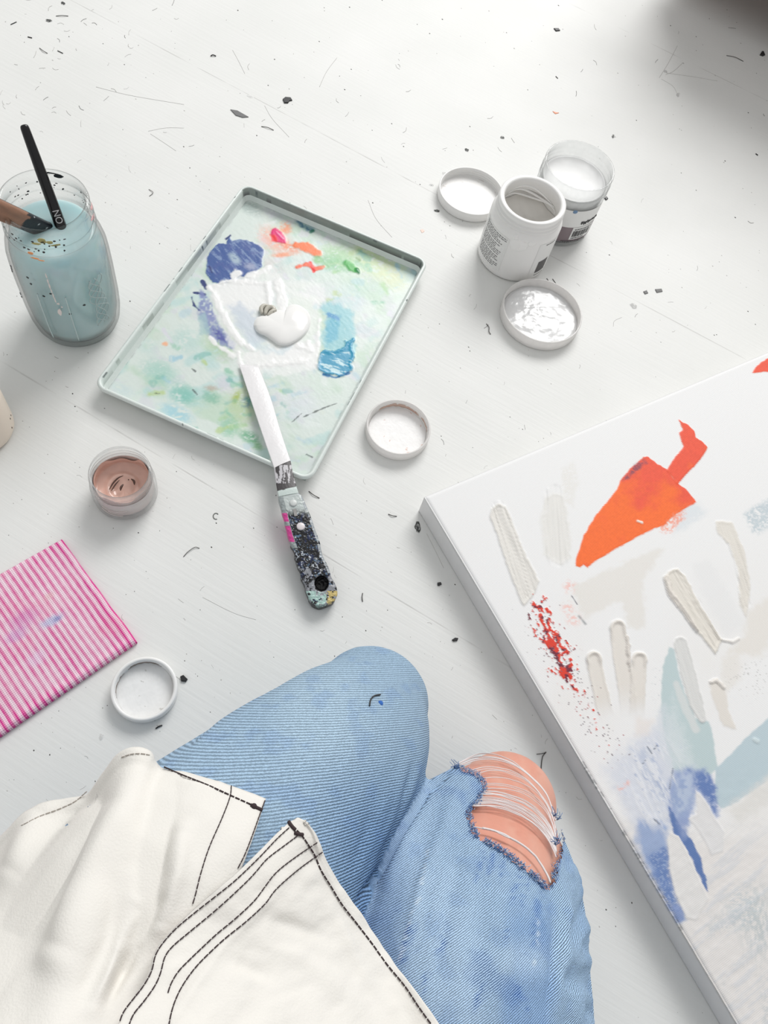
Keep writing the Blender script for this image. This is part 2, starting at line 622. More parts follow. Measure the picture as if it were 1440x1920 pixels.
# ------------------------------------------------------------------ canvas
ZC = 0.031
c0 = P(796, 931, ZC)
ang = math.radians(44.2)
ea = np.array([math.cos(ang), math.sin(ang), 0])
eb = np.array([math.sin(ang), -math.cos(ang), 0])
CW, CH = 0.80, 0.80
def canvas_grid(step=0.00105):
    us = np.concatenate([np.arange(0, 0.49, step), np.linspace(0.49, CW, 12)])
    vs = np.concatenate([np.arange(0, 0.56, step), np.linspace(0.56, CH, 10)])
    U, Vv = np.meshgrid(us, vs, indexing='ij')
    return us, vs, U.ravel(), Vv.ravel()
us, vs, U, V_ = canvas_grid()
W = c0[None, :] + U[:, None] * ea + V_[:, None] * eb
px = proj(W)
pt = Painter(px[:, 0], px[:, 1], A(241, 241, 241))
X, Y = pt.X, pt.Y
CREAM = A(231, 227, 220)
# warm and cool tint over the bare ground
pt.mix(0.5 * sstep(0.45, 0.75, fbm(X / 120, Y / 120, 3)) * sstep(900, 1300, Y), A(238, 235, 231))
# lower area: layered warm white and pale blue-grey knife work
reg = sstep(-30, 60, (Y - 1545) + 0.55 * (X - 1330) * 0 + 30 * (fbm(X / 60, Y / 60, 8) - 0.5))
pt.mix(reg * 0.95, A(233, 229, 226))
sl = fbm((X * 0.8 + Y * 0.6) / 34, (X * -0.6 + Y * 0.8) / 12, 21)
sl2 = fbm((X * 0.75 - Y * 0.66) / 60, (X * 0.66 + Y * 0.75) / 9, 25)
pt.mix(reg * sstep(0.52, 0.66, sl2) * 0.55, A(214, 217, 222))
pt.mix(reg * sstep(0.50, 0.72, fbm(X / 55, Y / 40, 28)) * sstep(1650, 1760, Y) * sstep(0.42, 0.6, vn(X / 2.4, Y / 5, 3)) * 0.5, A(196, 204, 208))
dk = sstep(60, 0, np.hypot((X - 1425) / 1.0, (Y - 1730) / 1.9)) * sstep(0.35, 0.62, vn(X / 2.2, Y / 9, 31))
pt.mix(dk * 0.6, A(180, 192, 195))
dk = sstep(50, 0, np.hypot((X - 1395) / 1.0, (Y - 1700) / 1.3)) * sstep(0.4, 0.6, vn(X / 7, Y / 2.4, 35))
pt.mix(dk * 0.6, A(190, 202, 208))
# pale lilac-blue wash
pt.poly([(1150, 1430), (1185, 1395), (1235, 1355), (1290, 1400), (1300, 1445), (1262, 1500), (1252, 1560), (1200, 1560), (1170, 1500)], A(214, 219, 230), 22, 14, op=0.85, seed=2)
pt.poly([(1130, 1440), (1180, 1430), (1250, 1560), (1240, 1610), (1205, 1570)], A(222, 226, 235), 16, 10, op=0.8, seed=3)
pt.poly([(1195, 1412), (1215, 1400), (1240, 1440), (1250, 1500), (1225, 1495)], A(190, 200, 220), 9, 9, dry=0.5, op=0.7, seed=4, grain=5)
# blue-grey leaf
pt.poly([(1255, 1214), (1265, 1217), (1272, 1260), (1285, 1300), (1305, 1347), (1327, 1352), (1335, 1366), (1340, 1402), (1345, 1440), (1310, 1470), (1262, 1442), (1250, 1395), (1240, 1350), (1239, 1310), (1244, 1246)],
        A(194, 211, 213), 2.2, 2.5, seed=6)
pt.poly([(1235, 1330), (1246, 1320), (1290, 1400), (1260, 1450), (1236, 1400)], A(215, 222, 228), 8, 6, op=0.7, seed=7, dry=0.4)
# diagonal blue-grey band at right
ix, m, d = pt.poly([(1460, 1329), (1440, 1347), (1405, 1377), (1372, 1412), (1342, 1442), (1340, 1500), (1352, 1516), (1372, 1510), (1402, 1490), (1460, 1450)], A(192, 209, 216), 2.0, 2.0, seed=9)
pt.poly([(1360, 1520), (1460, 1440), (1460, 1500), (1390, 1540)], A(228, 226, 222), 14, 8, op=0.9, seed=10)
pt.stroke([(1414, 1386, 3), (1420, 1390, 4)], A(206, 220, 224), h=0.0007)
# deep blue patch
pt.poly([(1264, 1446), (1290, 1438), (1320, 1441), (1336, 1462), (1344, 1500), (1342, 1530), (1330, 1512), (1318, 1490), (1305, 1478), (1301, 1515), (1292, 1545), (1262, 1548), (1252, 1520), (1254, 1480)],
        A(158, 174, 210), 9, 8, seed=12)
pt.poly([(1290, 1444), (1322, 1445), (1338, 1466), (1345, 1502), (1342, 1530), (1330, 1512), (1318, 1490), (1306, 1478), (1300, 1462)],
        A(100, 128, 184), 6, 7, dry=0.42, op=0.95, grain=3, seed=13)
pt.poly([(1262, 1455), (1300, 1450), (1302, 1500), (1275, 1540), (1258, 1500)], A(156, 174, 208), 10, 8, dry=0.40, op=0.8, seed=14, grain=4)
pt.poly([(1252, 1510), (1256, 1512), (1274, 1545), (1299, 1577), (1313, 1608), (1322, 1640), (1327, 1672), (1316, 1655), (1300, 1618), (1284, 1585), (1262, 1560)], A(98, 126, 180), 1.6, 3, seed=15)
pt.poly([(1270, 1530), (1288, 1535), (1290, 1570), (1276, 1575)], A(150, 166, 205), 6, 5, op=0.8, seed=16)
# blue at lower left edge
pt.poly([(1196, 1540), (1235, 1536), (1252, 1550), (1254, 1633), (1265, 1672), (1284, 1724), (1272, 1728), (1236, 1668), (1204, 1612), (1192, 1575)], A(160, 178, 212), 10, 8, seed=17)
pt.poly([(1215, 1600), (1250, 1590), (1262, 1668), (1280, 1722), (1270, 1728), (1236, 1666)], A(104, 132, 186), 7, 8, dry=0.5, op=0.9, seed=18)
pt.poly([(1254, 1690), (1278, 1695), (1284, 1726), (1272, 1730)], A(140, 158, 200), 4, 3, dry=0.45, op=0.9, seed=19)
# cool white knifed over the pale blue wash, with fine streaks
ix = pt.box([(1140, 1360), (1300, 1620)], 0)
x, y = X[ix], Y[ix]
sd_ = sd_poly(x, y, [(1160, 1420), (1205, 1385), (1262, 1380), (1288, 1430), (1258, 1500), (1246, 1560), (1195, 1540), (1170, 1480)])
stv = fbm((x * .45 + y * .9) / 40, (x * .9 - y * .45) / 4.5, 63)
pt.sub(ix, sstep(10, -18, sd_ + 26 * (fbm(x / 22, y / 22, 64) - .5)) * sstep(0.44, 0.6, stv), A(231, 233, 238), 0.0002, 0.85)
pt.sub(ix, sstep(10, -18, sd_) * sstep(0.58, 0.66, stv) * sstep(.45, .6, fbm(x / 18, y / 18, 66)), A(150, 168, 204), 0, 0.6)
pt.poly([(1262, 1300), (1290, 1390), (1310, 1440), (1270, 1440), (1250, 1380)], A(214, 224, 226), 10, 8, dry=0.42, op=0.7, seed=67, grain=2.4)
pt.poly([(1275, 1448), (1300, 1450), (1296, 1500), (1270, 1530), (1262, 1500)], A(196, 208, 226), 8, 8, dry=0.5, op=0.7, seed=68, grain=6)
# white knife fingers over the blue
pt.poly([(1251, 1572), (1258, 1561), (1272, 1568), (1284, 1588), (1304, 1632), (1328, 1684), (1306, 1725), (1286, 1722), (1266, 1675), (1256, 1634)], A(232, 230, 228), 1.2, 1.5, h=0.0003, ridge=0.0002, seed=20)
pt.poly([(1304, 1482), (1320, 1496), (1331, 1516), (1342, 1534), (1358, 1560), (1355, 1596), (1334, 1604), (1313, 1562), (1290, 1534), (1307, 1526)], A(229, 228, 228), 1.2, 2, h=0.0003, ridge=0.0002, seed=22)
# grey-white knife strokes on the leaf
pt.stroke([(1276, 1206, 12), (1290, 1262, 14), (1305, 1318, 13), (1316, 1348, 7)], A(221, 221, 219), 1.4, 2, h=0.0004, ridge=0.0004, op=0.96, seed=23, streak=0.0008)
pt.stroke([(1268, 1282, 6), (1285, 1325, 8), (1305, 1368, 7)], A(222, 224, 223), 3, 2, op=0.75, seed=24)
# cream fingers
for ln, sd in (([(1113, 1236, 14), (1122, 1280, 14), (1134, 1330, 15), (1142, 1352, 15)], 30), ([(1158, 1178, 15), (1166, 1240, 16), (1176, 1300, 16), (1181, 1352, 16)], 32), ([(1198, 1238, 15), (1196, 1290, 14), (1194, 1350, 15)], 34)):
    pt.stroke(ln, A(230, 225, 218), 1.2, 1.5, h=0.0005, fade=(0.55, 1.0), ridge=0.0005, cap=0.0014, seed=sd)
pt.stroke([(1176, 1195, 3), (1178, 1215, 3.5), (1180, 1258, 2)], A(226, 220, 213), 1, 4, h=0.0014, seed=36)
pt.poly([(1192, 1345), (1225, 1350), (1215, 1378), (1190, 1378)], A(236, 229, 224), 8, 5, op=0.7, seed=37)
# upper left cream strokes
pt.poly([(934, 943), (947, 950), (957, 968), (985, 1040), (1011, 1090), (1003, 1112), (982, 1138), (970, 1112), (945, 1045), (927, 990), (918, 968), (921, 955)], A(230, 227, 221), 1.4, 2, h=0.0004, ridge=0.0008, seed=40, op=0.95)
pt.stroke([(934, 950, 12), (962, 1030, 14), (990, 1110, 14)], A(230, 227, 221), 2, 2, op=0.01, seed=41, streak=0.0022)
pt.poly([(1022, 935), (1035, 922), (1058, 930), (1067, 990), (1070, 1045), (1050, 1060), (1020, 1040), (1014, 980)], A(232, 230, 225), 5, 5, op=0.8, dry=0.3, seed=42, ridge=0.0002)
pt.stroke([(1040, 930, 20), (1046, 1040, 22)], A(232, 230, 225), 3, 2, op=0.02, seed=43, streak=0.0014)
pt.poly([(1052, 880), (1075, 865), (1085, 900), (1075, 950), (1058, 940)], A(234, 232, 227), 5, 5, op=0.7, dry=0.45, seed=44)
pt.poly([(1073, 1100), (1160, 1060), (1215, 1035), (1243, 1030), (1205, 1090), (1211, 1181), (1180, 1175), (1163, 1126), (1096, 1158)], A(233, 230, 225), 6, 7, op=0.9, dry=0.22, seed=45)
# right cream strokes
pt.poly([(1245, 1089), (1252, 1071), (1270, 1066), (1284, 1080), (1312, 1135), (1353, 1200), (1341, 1226), (1307, 1185), (1270, 1130), (1252, 1112)], A(229, 224, 215), 1.5, 2.5, h=0.0005, ridge=0.0009, seed=46)
pt.stroke([(1249, 1085, 6), (1256, 1112, 5), (1280, 1145, 4), (1306, 1182, 3)], A(232, 226, 218), 1.2, 2, h=0.0018, seed=47)
pt.stroke([(1268, 1075, 9), (1300, 1130, 12), (1338, 1200, 12)], A(229, 224, 215), 2, 2, op=0.02, seed=48, streak=0.002)
pt.poly([(1342, 978), (1371, 979), (1394, 1030), (1408, 1098), (1399, 1160), (1387, 1135), (1385, 1070), (1365, 1020), (1345, 1000)], A(229, 224, 215), 2.5, 3, h=0.0003, ridge=0.0004, seed=49, op=0.9)
pt.stroke([(1352, 985, 9), (1385, 1040, 11), (1398, 1130, 10)], A(229, 224, 215), 2, 2, op=0.02, seed=50, streak=0.002)
pt.poly([(1399, 1150), (1440, 1120), (1460, 1140), (1460, 1180), (1430, 1230), (1360, 1225), (1395, 1190)], A(233, 229, 223), 9, 8, op=0.9, seed=51)
pt.poly([(1352, 1235), (1385, 1220), (1390, 1270), (1360, 1300), (1350, 1270)], A(233, 229, 223), 7, 6, op=0.7, dry=0.3, seed=52)
pt.poly([(1329, 1281), (1340, 1272), (1356, 1282), (1361, 1300), (1366, 1330), (1381, 1368), (1355, 1362), (1338, 1312)], A(230, 225, 218), 2.5, 3, h=0.0003, seed=53)
pt.stroke([(1332, 1279, 3), (1344, 1276, 3.5), (1357, 1290, 3)], A(233, 228, 222), 1, 2, h=0.0014, seed=54)
pt.stroke([(1353, 1200, 2), (1374, 1204, 3), (1384, 1198, 2.5)], A(235, 232, 228), 1, 1, h=0.0012, seed=55)
# pale blue smears near the orange tip and at the right edge
pt.poly([(1282, 948), (1310, 944), (1326, 962), (1290, 985), (1262, 1000)], A(222, 228, 232), 10, 8, op=0.8, dry=0.3, seed=56)
pt.poly([(1395, 960), (1460, 925), (1460, 985), (1410, 1000)], A(196, 208, 214), 7, 7, op=0.9, dry=0.55, seed=57)
pt.poly([(1300, 1060), (1330, 1050), (1400, 1170), (1360, 1195), (1315, 1110)], A(235, 235, 235), 8, 6, op=0.7, seed=58)
# orange
OR1, OR2 = A(252, 112, 44), A(240, 88, 60)
def orange(poly, sd, h=0.0003):
    ix, m, d = pt.poly(poly, OR1, 1.1, 1.6, h=h, seed=sd)
    x, y = pt.X[ix], pt.Y[ix]
    g = sstep(0.35, 0.65, fbm(x / 30, y / 30, sd + 4) * 0.6 + 0.4 * sstep(1010, 860, y))
    c = OR1[None, :] * (1 - g[:, None]) + OR2[None, :] * g[:, None]
    c = c * (0.93 + 0.14 * vn(x / 2.6, y / 2.6, sd))[:, None]
    pt.sub(ix, m, c)
orange([(1250, 882), (1258, 868), (1282, 837), (1276, 823), (1274, 812), (1279, 806), (1272, 786), (1281, 793), (1289, 797), (1302, 810), (1304, 821), (1314, 826), (1326, 839), (1319, 853), (1296, 880), (1270, 908)], 60, 0.0006)
orange([(1080, 1061), (1081, 1045), (1095, 1003), (1118, 965), (1158, 917), (1163, 902), (1181, 879), (1206, 857), (1215, 857), (1234, 871), (1250, 880), (1268, 905), (1286, 917), (1306, 942), (1290, 950), (1266, 965), (1244, 985), (1232, 988), (1192, 1008), (1137, 1039), (1112, 1055), (1101, 1064), (1094, 1058), (1088, 1064)], 61)
pt.poly([(1240, 985), (1262, 965), (1290, 952), (1280, 975), (1255, 1000), (1236, 998)], A(250, 150, 120), 4, 6, dry=0.6, op=0.8, seed=63)
pt.poly([(1168, 900), (1183, 880), (1206, 860), (1210, 868), (1196, 884), (1180, 896)], A(128, 70, 90), 4, 6, dry=0.5, op=0.85, seed=64)
pt.stroke([(1195, 977, 2), (1203, 980, 3)], A(248, 236, 225), 1, 1.5, h=0.0008, seed=65)
orange([(1411, 699), (1420, 685), (1436, 673), (1470, 660), (1470, 690), (1440, 697)], 66)
# pink blush
for cx, cy, r_ in ((1068, 1100, 13), (1064, 1140, 12), (1075, 1160, 14), (1165, 1478, 8), (1176, 1468, 6)):
    pt.mix(sstep(r_ * 1.5, 0, np.hypot(X - cx, Y - cy)) * sstep(0.35, 0.65, vn(X / 3, Y / 3, 71)) * 0.75, A(248, 190, 180))
pt.stroke([(1072, 1118, 1), (1082, 1133, 1)], A(110, 110, 120), 1, 1, seed=72)
pt.stroke([(1085, 1155, 2), (1098, 1170, 1.2)], A(120, 128, 132), 2, 2, op=0.7, seed=73)
# red and dark splatter
AX = [(1008, 1140, 3), (1032, 1195, 9), (1055, 1250, 11), (1085, 1300, 9), (1110, 1350, 8), (1140, 1400, 7)]
d, t = sd_line(X, Y, AX)
ax_u, ax_v = X * 0.42 + Y * 0.907, X * 0.907 - Y * 0.42
cell = vn(ax_v / 4.4, ax_u / 9.0, 80) * 0.45 + vn(ax_v / 9, ax_u / 16, 84) * 0.30 + vn(X / 2.3, Y / 2.6, 83) * 0.25
red = sstep(0.0, 0.05, cell - (0.455 + np.clip(d, -10, 60) * 0.011 + sstep(0.22, 0.9, t) * 0.25)) * (d < 24)
cc = np.where((fbm(X / 10, Y / 10, 86) > 0.60)[:, None], A(120, 40, 60)[None, :], A(226, 62, 40)[None, :])
pt.mix(red, cc, 0.0005)
spk = sstep(0.0, 0.05, vn(X / 2.1, Y / 2.1, 88) - (0.83 + np.clip(d, 0, 80) * 0.0030)) * (d < 52) * (Y > 1125)
cc = np.where((vn(X / 9, Y / 9, 90) > 0.6)[:, None], A(170, 60, 70)[None, :], A(120, 105, 115)[None, :])
pt.mix(spk * 0.9, cc)
spk = sstep(0.84, 0.9, vn(X / 2.0, Y / 2.0, 91)) * sstep(60, 0, np.hypot((X - 1420) / 1.6, Y - 1270))
pt.mix(spk * 0.7, A(170, 168, 166))
spk = sstep(0.80, 0.88, vn(X / 2.0, Y / 2.0, 92)) * sstep(18, 0, np.hypot(X - 1234, (Y - 1290) / 4))
pt.mix(spk * 0.6, A(160, 170, 180))
# small dark marks and knife scratches in the blue area
for q in ([(1214, 1400, 1.5), (1222, 1413, 1.2)], [(1226, 1405, 1), (1232, 1398, 1)], [(1204, 1433, 1), (1210, 1426, 1)], [(1226, 1536, 1), (1236, 1545, 1.2)], [(1262, 1440, .8), (1255, 1480, .8)], [(1300, 1820, .7), (1302, 1840, .7)]):
    pt.stroke(q, A(110, 118, 132), 0.8, 1, op=0.8, seed=95)
pt.H += reg * 0.0006 * (sl2 - 0.5) + 0.0005 * (fbm(X / 16, Y / 16, 97) - 0.5) * sstep(1400, 1500, Y)
# canvas edge: paint smears on the fold
edge = sstep(0.004, 0.0, U)
pt.mix(sstep(0.0022, 0.0010, U) * sstep(0.55, 0.7, vn(V_ * 620, U * 900, 99) * 0.6 + 0.4 * vn(V_ * 60, V_ * 0, 98)) * (V_ > 0.27) * (V_ < 0.42) * 0.6, A(110, 114, 118))
top = W.copy()
drop = np.minimum(np.minimum(U, V_), 0.0035)
top[:, 2] += pt.H - 0.0014 * (1 - drop / 0.0035) ** 2
nu, nv = len(us), len(vs)
idx = np.arange(nu * nv).reshape(nu, nv)
F = np.stack([idx[:-1, :-1], idx[:-1, 1:], idx[1:, 1:], idx[1:, :-1]], -1).reshape(-1, 4)
M_CANVAS = colmat('painted_canvas', 0.5, 0.0, weave=0.28, weave_rot=-ang, spec=0.35)
canv = empty('canvas', tuple(c0 * [1, 1, 0]), 'large stretched canvas with orange shape, cream fingers and blue strokes lying on the floor', 'canvas')
# wrapped sides share the top's edge vertices
V = top.tolist(); cols = pt.C.tolist(); F = F.tolist()
def side(loop_idx, flip):
    rows = []
    for k, dz in enumerate((0.006, 0.016, 0.026, 0.0302)):
        st = len(V)
        for i in loop_idx:
            p = W[i]
            V.append([p[0], p[1], ZC - dz - 0.0004]); 
            n_ = 0.97 + 0.05 * vn(p[0] * 200, p[1] * 200, k)
            cols.append((A(236, 235, 234) * n_).tolist())
        rows.append(list(range(st, st + len(loop_idx))))
    rows = [list(loop_idx)] + rows
    for a, b2 in zip(rows[:-1], rows[1:]):
        for j in range(len(loop_idx) - 1):
            q = (a[j], a[j + 1], b2[j + 1], b2[j])
            F.append(q[::-1] if flip else q)
side(idx[0, :].tolist(), False)
side(idx[:, 0].tolist(), True)
side(idx[-1, :].tolist(), True)
side(idx[:, -1].tolist(), False)
meshobj('painted_cloth', np.array(V), F, M_CANVAS, canv, cols=np.array(cols))
M_PINE = plain('pine_bar', A(205, 180, 140), 0.6, 0.15, 20)
for (u0, v0, u1, v1) in ((0.004, 0.004, 0.044, CH - 0.004), (CW - 0.044, 0.004, CW - 0.004, CH - 0.004), (0.044, 0.004, CW - 0.044, 0.044), (0.044, CH - 0.044, CW - 0.044, CH - 0.004)):
    mb = MB()
    Q = [c0 + u * ea + v * eb for u, v in ((u0, v0), (u1, v0), (u1, v1), (u0, v1))]
    mb.add(*prism([(q[0], q[1]) for q in Q], 0.0, 0.024))
    mb.build('stretcher_bar', M_PINE, canv, smooth=False)

# ------------------------------------------------------------------ tray
tc_ = np.array([-0.1753, 0.5360, 0])
tang = math.radians(-6.55)
tx = np.array([math.cos(tang), math.sin(tang), 0]); ty = np.array([-math.sin(tang), math.cos(tang), 0])
TW, TH = 0.236, 0.325
def rrect(w, h, r, n=10):
    out = []
    for cx, cy, a0 in ((w / 2 - r, h / 2 - r, 0), (-w / 2 + r, h / 2 - r, 90), (-w / 2 + r, -h / 2 + r, 180), (w / 2 - r, -h / 2 + r, 270)):
        for k in range(n + 1):
            a = math.radians(a0 + 90 * k / n)
            out.append((cx + r * math.cos(a), cy + r * math.sin(a)))
    # add points along the straight runs
    res = []
    for i, p in enumerate(out):
        q = out[(i + 1) % len(out)]
        L_ = math.dist(p, q)
        k = max(1, int(L_ / 0.0015))
        for j in range(k):
            res.append((p[0] + (q[0] - p[0]) * j / k, p[1] + (q[1] - p[1]) * j / k))
    return res
tray = empty('baking_tray', tuple(tc_), 'metal baking tray used as a palette with smeared blue, green and white paint', 'tray')
base_loop = np.array(rrect(TW, TH, 0.013))
nrm = []
nb = len(base_loop)
tan_ = np.roll(base_loop, -1, 0) - np.roll(base_loop, 1, 0)
tan_ /= np.linalg.norm(tan_, axis=1)[:, None]
nin = np.stack([-tan_[:, 1], tan_[:, 0]], 1)
prof = [(0.0082, 0.0022), (0.0064, 0.0032), (0.0057, 0.0065), (0.0047, 0.0148), (0.0042, 0.0172), (0.0031, 0.0182), (0.0014, 0.0178), (0.0002, 0.0160), (0.0006, 0.0140), (0.0024, 0.0128), (0.0040, 0.0118), (0.0070, 0.0050), (0.0095, 0.0006), (0.0115, 0.0)]
V = []; cols = []
for ins, z in prof:
    q = base_loop + nin * ins
    for k, (x, y) in enumerate(q):
        V.append(tc_ + tx * x + ty * y + np.array([0, 0, z]))
V = np.array(V)
pxv = proj(V)
s_ = np.tile(np.concatenate([[0], np.cumsum(np.linalg.norm(np.diff(base_loop, axis=0), axis=1))]), len(prof))
pi_ = np.repeat(np.arange(len(prof)), nb)
cols = np.tile(A(228, 236, 232), (len(V), 1)) * (0.96 + 0.06 * fbm(s_ * 120, pi_ * 2.0, 2))[:, None]
g = fbm(s_ * 40, pi_ * 0.7, 4)
inner = (pi_ >= 1) & (pi_ <= 4)
cols = np.where((inner & (pi_ <= 3) & (g > 0.52))[:, None], A(186, 194, 189), cols)
yl = (V - tc_) @ ty; xl = (V - tc_) @ tx
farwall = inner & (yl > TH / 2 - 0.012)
cols = np.where(farwall[:, None], A(150, 158, 154) * (0.75 + 0.5 * fbm(s_ * 60, pi_ * 1.0, 6))[:, None], cols)  # far inner wall toned darker, its shade put into the colour
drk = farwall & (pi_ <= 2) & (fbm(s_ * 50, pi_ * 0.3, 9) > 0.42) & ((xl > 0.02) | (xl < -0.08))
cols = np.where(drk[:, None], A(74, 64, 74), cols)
streak = ((pi_ == 3) | (pi_ == 4) | (pi_ == 6)) & (vn(s_ * 220, pi_ * 1.7, 12) > 0.66) & (vn(s_ * 26, pi_ * 0.9, 13) > 0.66)
cols = np.where(streak[:, None], A(100, 110, 110), cols)
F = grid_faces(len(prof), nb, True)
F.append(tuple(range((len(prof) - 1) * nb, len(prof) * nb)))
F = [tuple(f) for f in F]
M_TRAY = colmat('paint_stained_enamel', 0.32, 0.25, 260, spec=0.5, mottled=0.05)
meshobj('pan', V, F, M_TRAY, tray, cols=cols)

# paint-covered tray floor
step = 0.001
xs = np.arange(-TW / 2 + 0.0066, TW / 2 - 0.0065, step); ys = np.arange(-TH / 2 + 0.0066, TH / 2 - 0.0065, step)
GX, GY = np.meshgrid(xs, ys, indexing='ij')
W = tc_[None, :] + GX.ravel()[:, None] * tx + GY.ravel()[:, None] * ty
W[:, 2] = 0.0030
px = proj(W)
pt = Painter(px[:, 0], px[:, 1], A(225, 234, 229))
X, Y = pt.X, pt.Y
def sl_noise(a, l, w, s):
    ca, sa = math.cos(a), math.sin(a)
    return fbm((X * ca + Y * sa) / l, (-X * sa + Y * ca) / w, s)
# cloudy washes of green, teal, lilac
pt.mix(sstep(0.5, 0.72, sl_noise(0.5, 60, 38, 3)) * 0.75, A(202, 224, 204))
pt.mix(sstep(0.56, 0.75, sl_noise(-0.3, 50, 30, 7)) * 0.7, A(196, 224, 222))
pt.mix(sstep(0.58, 0.74, sl_noise(0.2, 40, 26, 11)) * 0.5, A(222, 220, 230))
def cloud(cx, cy, rx, ry, c, op=0.8, a=0.0, seed=0, lo=0.36):
    dx, dy = X - cx, Y - cy
    ca, sa = math.cos(a), math.sin(a)
    q = np.hypot((dx * ca + dy * sa) / rx, (-dx * sa + dy * ca) / ry)
    n_ = fbm(X / 16, Y / 11, 40 + seed) * 0.6 + vn(X / 4, Y / 2.5, 50 + seed) * 0.4
    pt.mix(sstep(1.15, 0.35, q + (n_ - 0.5) * 0.9) * sstep(lo - 0.15, lo + 0.15, n_) * op, c)
for a in ((420, 640, 45, 40, (190, 214, 180), .85), (455, 760, 40, 60, (196, 216, 176), .8), (300, 700, 45, 30, (170, 214, 202), .7), (345, 740, 34, 24, (130, 200, 186), .75), (395, 745, 26, 16, (110, 186, 160), .6),
          (330, 775, 40, 18, (160, 212, 226), .7), (350, 640, 40, 30, (190, 220, 214), .6), (430, 800, 26, 26, (150, 206, 176), .7), (468, 820, 24, 14, (90, 176, 130), .8), (480, 835, 18, 10, (110, 180, 120), .7),
          (462, 755, 12, 14, (120, 160, 175), .8), (443, 745, 8, 16, (178, 196, 96), .8), (700, 490, 60, 40, (206, 226, 178), .85), (640, 480, 50, 24, (176, 214, 170), .85), (735, 520, 40, 30, (220, 226, 190), .8),
          (690, 540, 50, 30, (200, 222, 206), .7), (520, 400, 34, 18, (204, 204, 214), .6), (470, 390, 30, 16, (170, 190, 186), .5), (575, 420, 26, 14, (120, 168, 176), .7), (640, 440, 40, 16, (214, 226, 222), .6),
          (650, 560, 40, 40, (206, 226, 228), .7), (610, 720, 40, 40, (218, 232, 222), .7), (560, 760, 50, 40, (226, 232, 236), .7), (680, 700, 30, 40, (214, 226, 220), .6), (275, 650, 26, 20, (206, 226, 222), .6),
          (560, 840, 40, 20, (222, 234, 226), .6), (520, 780, 20, 40, (236, 240, 240), .6), (230, 730, 30, 14, (210, 226, 230), .5), (420, 720, 20, 20, (220, 216, 228), .6), (620, 530, 60, 26, (216, 230, 222), .7), (510, 500, 30, 20, (226, 214, 214), .5)):
    cloud(a[0], a[1], a[2], a[3], A(*a[4]), a[5], 0.4, int(a[0]) % 17)
# many short dabs left by the knife
dr = np.random.default_rng(23)
for k in range(230):
    cx, cy = dr.uniform(200, 790), dr.uniform(360, 900)
    ga = np.hypot((cx - 400) / 150, (cy - 730) / 110); gb = np.hypot((cx - 690) / 100, (cy - 520) / 70)
    pal = [(150, 206, 180), (176, 214, 160), (120, 190, 180), (196, 216, 150), (170, 210, 226)] if min(ga, gb) < 1 else [(206, 226, 214), (222, 230, 222), (200, 220, 228), (228, 226, 236), (236, 242, 240)]
    an = dr.uniform(-0.5, 1.2); l = dr.uniform(6, 26); w = dr.uniform(2, 7)
    pt.stroke([(cx, cy, w), (cx + l * math.cos(an), cy + l * math.sin(an), w * .6)], A(*pal[dr.integers(5)]), 3, 5, dry=0.36, op=dr.uniform(.35, .85), grain=dr.uniform(2.5, 6), seed=int(dr.integers(60)))
# blue
ix, m, d = pt.poly([(430, 440), (436, 452), (445, 449), (465, 451), (480, 456), (496, 468), (491, 488), (493, 500), (478, 512), (465, 520), (450, 516), (440, 528), (427, 530), (410, 534), (398, 530), (387, 512), (386, 497), (389, 480), (398, 466), (410, 457), (424, 458)], A(70, 102, 164), 1.3, 3, h=0.0003, seed=5)
x, y = X[ix], Y[ix]
v = fbm((x + y) / 18, (x - y) / 4, 33)
pt.sub(ix, m * sstep(0.5, 0.68, v), A(150, 170, 204), op=0.75)
pt.sub(ix, m * sstep(0.54, 0.66, fbm(x / 7, y / 7, 36)), A(88, 104, 166), op=0.45)
cloud(440, 485, 18, 9, A(196, 214, 222), .8, 0.7, 3)
cloud(470, 500, 16, 9, A(190, 196, 216), .7, 0.3, 5)
for q in ([(392, 500, 3), (398, 512, 2)], [(424, 448, 2), (432, 441, 1.5)], [(380, 528, 4), (386, 540, 3)], [(364, 549, 2), (384, 552, 3)], [(359, 558, 1.2), (364, 572, 1.6), (374, 582, 1)]):
    pt.stroke(q, A(52, 70, 128), 1, 3, seed=8)
pt.poly([(376, 545), (392, 556), (404, 600), (440, 644), (438, 655), (400, 640), (384, 612), (372, 590)], A(140, 150, 196), 4, 6, dry=0.42, grain=4, seed=9, op=0.9)
pt.poly([(395, 612), (412, 620), (430, 645), (408, 636)], A(96, 104, 172), 3, 4, dry=0.5, grain=3, seed=10)
pt.poly([(372, 592), (385, 585), (394, 625), (374, 628)], A(176, 206, 208), 3, 4, op=0.7, seed=11)
# coral, pink, orange
cloud(515, 450, 42, 26, A(250, 190, 170), .75, 0.6, 2)
cloud(536, 428, 16, 14, A(250, 168, 130), .9, 0.6, 6)
cloud(540, 462, 30, 10, A(248, 150, 110), .8, 0.5, 8)
cloud(530, 478, 26, 6, A(250, 160, 116), .8, -0.1, 9)
pt.stroke([(555, 458, 5), (575, 463, 8), (598, 475, 6)], A(252, 134, 76), 2.5, 4, h=0.0003, seed=14)
pt.stroke([(556, 502, 3), (576, 496, 4), (592, 505, 3), (608, 500, 2)], A(248, 120, 84), 2, 4, h=0.0003, seed=15)
pt.stroke([(582, 492, 2), (588, 508, 3)], A(248, 74, 66), 1.5, 3, seed=16)
pt.poly([(511, 430), (522, 430), (536, 445), (534, 455), (518, 453), (508, 440)], A(236, 44, 128), 2, 4, h=0.0005, seed=17)
pt.poly([(506, 440), (516, 440), (522, 454), (510, 452)], A(252, 84, 92), 2.5, 3, seed=18)
pt.stroke([(517, 434, 1), (530, 448, 1.4)], A(250, 150, 190), 1, 1.5, h=0.0004, seed=19)
